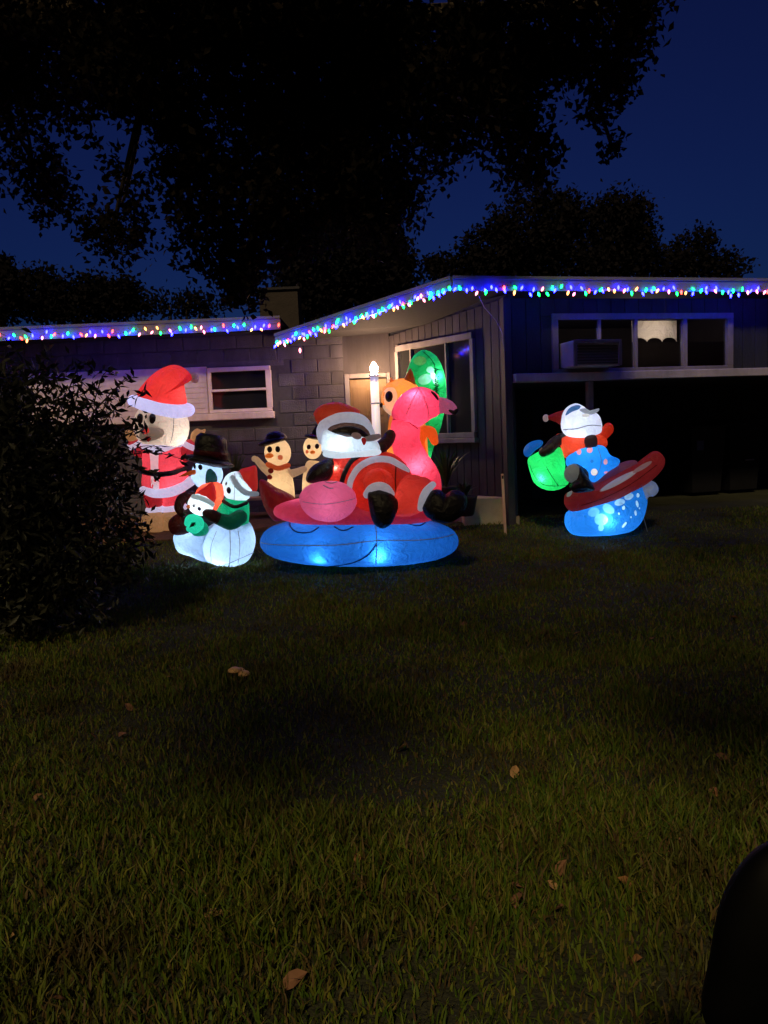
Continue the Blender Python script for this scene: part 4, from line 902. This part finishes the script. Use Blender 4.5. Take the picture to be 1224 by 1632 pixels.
for (x_, y_, z_, r_) in ((-3.2, 3.6, 5.6, 1.4), (-1.2, 4.2, 5.9, 1.3), (.8, 4.0, 6.1, 1.3), (2.6, 4.6, 6.2, 1.2), (-2.6, .8, 5.8, 1.5), (-.2, .6, 6.2, 1.3), (2.2, 1.0, 6.4, 1.2), (-3.4, 2.2, 5.5, 1.2), (-1.0, 2.4, 5.7, 1.2), (1.3, 2.3, 5.9, 1.2), (3.4, 2.7, 6.1, 1.2), (4.2, 1.2, 6.0, 1.0), (-2.9, -.9, 5.7, 1.1), (-.9, -.8, 5.9, 1.1), (1.1, -.7, 6.0, 1.0), (3.0, -.7, 6.0, 1.1), (-2.0, -2.0, 5.8, .7), (.3, -2.1, 5.9, .6), (2.4, -1.9, 5.9, .7)):
    pts.append(clump_points((x_, y_, z_), (r_ * 1.15, r_ * 1.1, r_ * .7), 2500)); cents.append((Vector((x_, y_, z_)), r_ * .5))   # unseen overhead clumps, added to shade the lawn
pts = np.concatenate(pts) - np.array(Ob)
v, f = leaves_mesh(pts, .078, .6); fast_mesh('crown', v, f, M_oak, oak)
# limbs: main boughs, then a twig into every clump
hubs = [P(-40, 40, 6.6), P(250, 60, 6.6), P(520, 40, 6.6), P(780, 20, 6.8), P(930, 10, 7.1)]
path = [trunk_top] + hubs; v, f = tube_vf([Vector(p) - Ob for p in spline(path, 5)], list(np.linspace(.22, .05, 26)), 10); mesh_obj('limb', v, f, M_bark, oak)
for c, r_ in cents:
    h = min(hubs, key=lambda q: (q - c).length); mid = h.lerp(c, .5) + Vector((random.uniform(-.1, .1), random.uniform(-.2, .2), .12))
    v, f = tube_vf([Vector(p) - Ob for p in spline([h, mid, c, c + Vector((random.uniform(-.1, .1), 0, -r_ * .7))], 5)], list(np.linspace(.035, .006, 16)), 6); mesh_obj('branch', v, f, M_bark, oak)
# ---- trees beyond the house
def far_tree(label, Y, base_px, lobes, leaf=.15, dens=2.4, name='background_tree'):
    b = P(base_px, 700, Y); e = empty(name, (b.x, Y, .35)); tag(e, label, 'tree', 'trees beyond the house'); eb = Vector(e.location); s_ = Y / F
    cs = [P(cx, cy, Y) for (cx, cy, rx, ry) in lobes]; top = max(c.z for c in cs)
    v, f = tube_vf([Vector((0, 0, -.2)), Vector((.1, 0, 1.5)), Vector((0, 0, (top - .35) * .8))], [.35, .26, .1], 10); mesh_obj('trunk', v, f, M_bark, e)
    pp_ = []
    for c, (cx, cy, rx, ry) in zip(cs, lobes):
        pp_.append(clump_points(c, (rx * s_, min(rx, ry) * s_ * 1.1, ry * s_), int(dens * (rx * ry * .30 + 80)), 7))
        v, f = tube_vf([Vector((0, 0, max(1.2, (c.z - .35) * .45))), (c - eb)], [.09, .03], 6); mesh_obj('limb', v, f, M_bark, e)
    pp_ = np.concatenate(pp_) - np.array(eb); v, f = leaves_mesh(pp_, leaf, .7); fast_mesh('crown', v, f, M_far, e)
far_tree('broad dark tree rising behind the long window roof', 22, 860, [(850, 370, 78, 62), (800, 405, 70, 44), (900, 345, 42, 36), (760, 425, 60, 28), (880, 420, 110, 34)])
far_tree('round dark tree just right of the broad one behind the roof', 23, 985, [(985, 375, 58, 62), (960, 345, 26, 30), (1010, 360, 30, 40), (1000, 420, 90, 34)])
far_tree('lower dark tree at the right end of the roof line', 24, 1110, [(1108, 405, 34, 40), (1150, 428, 42, 22), (1080, 425, 40, 28)])
far_tree('small dark tree tip left of the broad tree behind the roof ridge', 24, 710, [(705, 430, 32, 18), (690, 420, 14, 12)])
far_tree('dense dark conical tree behind the porch roof and chimney', 17, 552, [(555, 420, 88, 72), (480, 440, 36, 50), (625, 440, 36, 50), (550, 365, 60, 50), (540, 480, 100, 40), (600, 395, 46, 46), (500, 400, 46, 50)], .13, 3.2)
far_tree('wide dark tree low over the left roof', 22, 110, [(100, 475, 80, 34), (60, 455, 36, 24), (170, 470, 50, 30), (130, 490, 120, 24), (200, 465, 26, 20)])
far_tree('dark tree at the left picture edge above the eave', 20, 10, [(8, 460, 26, 36), (0, 430, 16, 22), (-30, 470, 60, 50)])
far_tree('thin sparse tree above the left roof near the chimney', 22, 290, [(270, 488, 50, 20), (320, 492, 40, 14), (300, 478, 22, 16)], .13, 1.3)
# ---- shrub at the left
shb = ground_hit(40, 1010); sh_ = empty('shrub', shb); tag(sh_, 'big dark leafy shrub filling the left edge of the lawn', 'shrub'); sb = Vector(shb)
Ys = shb.y; lob = [(20, 760, 120, 130, 1), (80, 740, 88, 100, 1), (60, 655, 115, 85, .38), (150, 655, 62, 55, .25), (120, 850, 90, 90, 1), (30, 900, 120, 110, 1), (190, 860, 40, 40, .5), (170, 900, 50, 30, .5), (80, 960, 90, 50, .7), (-60, 780, 120, 220, 1), (160, 770, 40, 70, .8), (190, 700, 18, 50, .2), (20, 620, 60, 50, .35)]
pp_ = []
for (cx, cy, rx, ry, dn) in lob:
    c = P(cx, cy, Ys - .1); s_ = Ys / F; pp_.append(clump_points(c, (rx * s_, min(rx, ry) * s_ + .15, ry * s_), int(dn * rx * ry * .165), 6))
    for k in range(5 if dn < .9 else 3):
        tip = c + Vector((random.uniform(-1, 1) * rx * s_, random.uniform(-.3, .3), random.uniform(-.2, 1) * ry * s_))
        v, f = tube_vf([Vector((random.uniform(-.15, .15), random.uniform(-.15, .15), -.05)), (c - sb) * .55 + Vector((0, 0, .1)), (c - sb), (tip - sb)], [.018, .013, .008, .003], 6); mesh_obj('stem', v, f, M_bark, sh_)
# leafy sprays that stick out before the tall figure
tw = [((150, 690), (230, 625)), ((160, 660), (215, 600)), ((170, 700), (232, 684)), ((175, 730), (300, 735)), ((180, 760), (260, 760)), ((150, 640), (175, 590)), ((160, 700), (226, 700)), ((190, 880), (250, 868)), ((180, 860), (235, 840)), ((150, 900), (205, 905)), ((110, 620), (140, 575)), ((60, 600), (75, 560)), ((180, 740), (255, 712)), ((170, 780), (232, 800)), ((120, 960), (175, 990))]
for (a_, b_) in tw:
    Pa, Pb = P(a_[0], a_[1], Ys - .1), P(b_[0], b_[1], Ys + random.uniform(-.3, .2)); md = Pa.lerp(Pb, .55) + Vector((0, 0, .06))
    sp_ = [Vector(q) for q in spline([Pa, md, Pb], 6)]; v, f = tube_vf([q - sb for q in sp_], list(np.linspace(.006, .002, len(sp_))), 5); mesh_obj('stem', v, f, M_bark, sh_)
    for q in sp_[3:]:
        pp_.append(np.array(q) + rng.normal(size=(2 if random.random() < .5 else 1, 3)) * .02)
pp_ = np.concatenate(pp_) - np.array(sb); v, f = leaves_mesh(pp_, .10, .34); fast_mesh('foliage', v, f, M_shrub, sh_)

# ------------------------------------------------------------------ grass blades (uncountable)
def in_view_xy(n, y0, y1, pw=1.0):
    y = y0 + (y1 - y0) * rng.random(n) ** pw; half = .56 * y + .35; x = rng.uniform(-1, 1, n) * half; return x, y
def patchy(x, y):
    return .5 + .5 * np.sin(x * 1.9 + 1.7 * np.sin(y * 1.3)) * np.sin(y * 2.3 + 1.1 * np.sin(x * 2.2))
bx, by, bh = [], [], []
tuft = rng.uniform((-7, 1.6), (7, 10.5), (420, 2)); tr_r = rng.uniform(.08, .28, 420)
for (n, y0, y1, h0, h1) in ((60000, 1.7, 3.2, .022, .105), (64000, 3.0, 5.2, .022, .08), (84000, 5.0, 8.2, .025, .065), (62000, 8.0, 11.5, .02, .05)):
    x, y = in_view_xy(n, y0, y1); p_ = patchy(x, y)
    d2 = np.full(n, 9.0)
    for (tx, ty), r_ in zip(tuft, tr_r):
        m_ = np.abs(y - ty) < .4
        d2[m_] = np.minimum(d2[m_], ((x[m_] - tx) ** 2 + (y[m_] - ty) ** 2) / r_ ** 2)
    tf = np.exp(-d2)                                      # taller, denser tufts among worn patches
    keep = rng.random(n) < .36 + .36 * p_ + .6 * tf; x, y, p_, tf = x[keep], y[keep], p_[keep], tf[keep]
    bed = (y > 9.7) & (x < -1.4) | (y > 10.4); x, y, p_, tf = x[~bed], y[~bed], p_[~bed], tf[~bed]
    bx.append(x); by.append(y); bh.append((h0 + (h1 - h0) * rng.random(len(x)) ** 1.8) * (.55 + .4 * p_ + .6 * tf))
bx, by, bh = map(np.concatenate, (bx, by, bh)); n = len(bx)
tg = np.clip((by - 5) / 6, 0, 1); bz_ = .2 * tg * tg * (3 - 2 * tg) + .2 * tg
bz_ += np.where(by < 9, .012 * np.sin(bx * 2.1 + 1.3 * np.sin(by * 1.7)) + .010 * np.sin(by * 2.9 + bx), 0) - .004
az = rng.uniform(0, 6.28, n); ln = rng.normal(size=(n, 2)) * .34; wid = rng.uniform(.0018, .0042, n) * (1 + by * .10)
cx_, sx_ = np.cos(az), np.sin(az); root = np.stack([bx, by, bz_], 1); wv_ = np.stack([cx_ * wid, sx_ * wid, np.zeros(n)], 1)
tip1 = root + np.stack([ln[:, 0] * bh * .35, ln[:, 1] * bh * .35, bh * .6], 1); tip2 = root + np.stack([ln[:, 0] * bh * 1.1, ln[:, 1] * bh * 1.1, bh], 1)
v = np.stack([root - wv_, root + wv_, tip1 + wv_ * .8, tip1 - wv_ * .8, tip2], 1).reshape(-1, 3); i = np.arange(n) * 5
f = np.concatenate([np.stack([i, i + 1, i + 2], 1), np.stack([i, i + 2, i + 3], 1), np.stack([i + 3, i + 2, i + 4], 1)])
M_grass = leafmat('grass_blade', (.055, .11, .010), (.24, .23, .03), .4, .6)
_t = M_grass.node_tree; _cr = [q for q in _t.nodes if q.type == 'VALTORGB'][0]
for (p_, c_) in ((.30, (.09, .14, .012)), (.62, (.15, .18, .016)), (.80, (.17, .11, .045)), (.90, (.10, .06, .03))):
    el_ = _cr.color_ramp.elements.new(p_); el_.color = c_ + (1,)
_g = _t.nodes.new('ShaderNodeNewGeometry'); _n = _t.nodes.new('ShaderNodeTexNoise'); _n.inputs['Scale'].default_value = 1.6; _n.inputs['Detail'].default_value = 5; _t.links.new(_g.outputs['Position'], _n.inputs['Vector'])
_r = _t.nodes.new('ShaderNodeMapRange'); _r.inputs['From Min'].default_value = .52; _r.inputs['From Max'].default_value = .74; _t.links.new(_n.outputs['Fac'], _r.inputs['Value'])
_x = _t.nodes.new('ShaderNodeMix'); _x.data_type = 'RGBA'; _t.links.new(_r.outputs[0], _x.inputs[0]); _t.links.new(_cr.outputs[0], _x.inputs[6]); _x.inputs[7].default_value = (.075, .045, .022, 1)   # dry, browned patches
for q in _t.nodes:
    if q.type == 'BSDF_PRINCIPLED': _t.links.new(_x.outputs[2], q.inputs['Base Color'])
    if q.type == 'BSDF_TRANSLUCENT': _t.links.new(_x.outputs[2], q.inputs['Color'])
tag(fast_mesh('grass', v, f, M_grass), 'unmown dim green lawn grass', 'grass', kind='stuff')
# ------------------------------------------------------------------ fallen leaves
M_dead = [mat('dead_leaf', c_, .8, .3, 20) for c_ in ((.26, .12, .05), (.17, .08, .045), (.30, .17, .08))]
def leaf_mesh(m):
    o_ = [(0, -.05), (.022, -.035), (.03, -.01), (.022, .02), (0, .05), (-.022, .02), (-.03, -.01), (-.022, -.035)]
    v = [(x, y, .012 * math.sin(y * 40) + abs(x) * .5) for x, y in o_] + [(0, -.02, 0), (0, .015, .004)]
    f = [(0, 1, 8), (1, 2, 8), (2, 9, 8), (2, 3, 9), (3, 4, 9), (4, 5, 9), (5, 6, 9), (6, 8, 9), (6, 7, 8), (7, 0, 8)]
    me = bpy.data.meshes.new('fallen_leaf'); me.from_pydata(v, [], f); me.materials.append(m); return me
lm = [leaf_mesh(m) for m in M_dead]
spots_ = [(20, 1508), (500, 1412), (390, 1325), (825, 1452), (820, 1430), (895, 1402), (1072, 1365), (1138, 1275), (998, 1430), (820, 1240), (672, 960), (205, 1130), (195, 1175), (150, 1180), (270, 1085), (380, 1390), (580, 1420), (342, 1470), (95, 1600), (1015, 1555), (890, 1470), (640, 1200), (470, 1570), (330, 1255), (740, 1000), (920, 1015), (1040, 1020), (1170, 990), (60, 1290), (570, 1380), (1150, 1215), (880, 1430)]
for px_, py_ in spots_:
    g = ground_hit(px_, py_); o = bpy.data.objects.new('fallen_leaf', random.choice(lm)); C.objects.link(o); o.location = (g.x, g.y, ground_z(g.x, g.y) + .03)
    o.rotation_euler = (random.uniform(-.4, .9), random.uniform(-.5, .5), random.uniform(0, 6.28)); k = random.uniform(.45, .85); o.scale = (k, k, k)
    tag(o, 'curled brown fallen leaf lying in the lawn grass', 'leaf', 'fallen leaves scattered on the lawn')
g = ground_hit(382, 1084); e = empty('mushroom_cluster', (g.x, g.y, ground_z(g.x, g.y))); tag(e, 'small cluster of tan mushrooms in the grass below the snowmen', 'mushrooms')
M_mush = mat('mushroom', (.62, .36, .17), .6, .2, 20)
for (dx, dy_, r_, h_) in ((-.03, 0, .045, .07), (.035, -.02, .042, .05), (0, .05, .03, .05)):
    v, f = tube_vf([(dx, dy_, -.01), (dx, dy_, h_)], [.012, .01], 8, cap=False); st_ = mesh_obj('mushroom_stem', v, f, M_mush, e)
    v, f = tube_vf([(dx, dy_, h_ - .006), (dx, dy_, h_), (dx, dy_, h_ + .012), (dx, dy_, h_ + .02)], [r_, r_ * 1.02, r_ * .8, r_ * .4], 12, cap=False); mesh_obj('mushroom_cap', v, f, M_mush, e)

# ------------------------------------------------------------------ the car the picture is taken from: only its door mirror shows
car = empty('car', (.35, .55, 0)); tag(car, 'black rounded car door mirror at the lower right corner', 'car')
M_car = mat('black_car_plastic', (.0012, .0012, .0016), .6, .2, 30, spec=.08)
t = Thing('tmp', None, None, 1260, 1700, .72); bpy.data.objects.remove(t.e)
c = P(1262, 1520, .72); hs = .72 / F
o_ = [(1122, 1650), (1128, 1560), (1140, 1470), (1155, 1412), (1180, 1365), (1212, 1336), (1260, 1318), (1340, 1316), (1400, 1340), (1425, 1420), (1430, 1560), (1420, 1660), (1350, 1690), (1200, 1690)]
class _M(Thing):
    def __init__(self): pass
mm = _M(); mm.px, mm.py, mm.Y, mm.s, mm.sx, mm.sink = 1262, 1520, .72, hs, hs, 0
me_ = empty('mirror_frame_tmp'); mm.e = me_
hs_o = mm.O('mirror_housing', o_, 70, M_car, 0); hs_o.parent = car; bpy.data.objects.remove(me_)
hs_o.location = c - Vector(car.location); hs_o.rotation_euler = (0, ROLL, 0)
loc = Vector(car.location)
v, f = box_vf(-1.1, 1.0, .26, .34, .32, .98, .02); o = mesh_obj('door', [Vector(p) - loc for p in v], f, M_car, car, False)
v, f = tube_vf([Vector((.42, .33, .93)) - loc, Vector((.44, .5, .96)) - loc, Vector((c.x, c.y, c.z - .06)) - loc], [.03, .03, .03], 10); mesh_obj('mirror_arm', v, f, M_car, car)
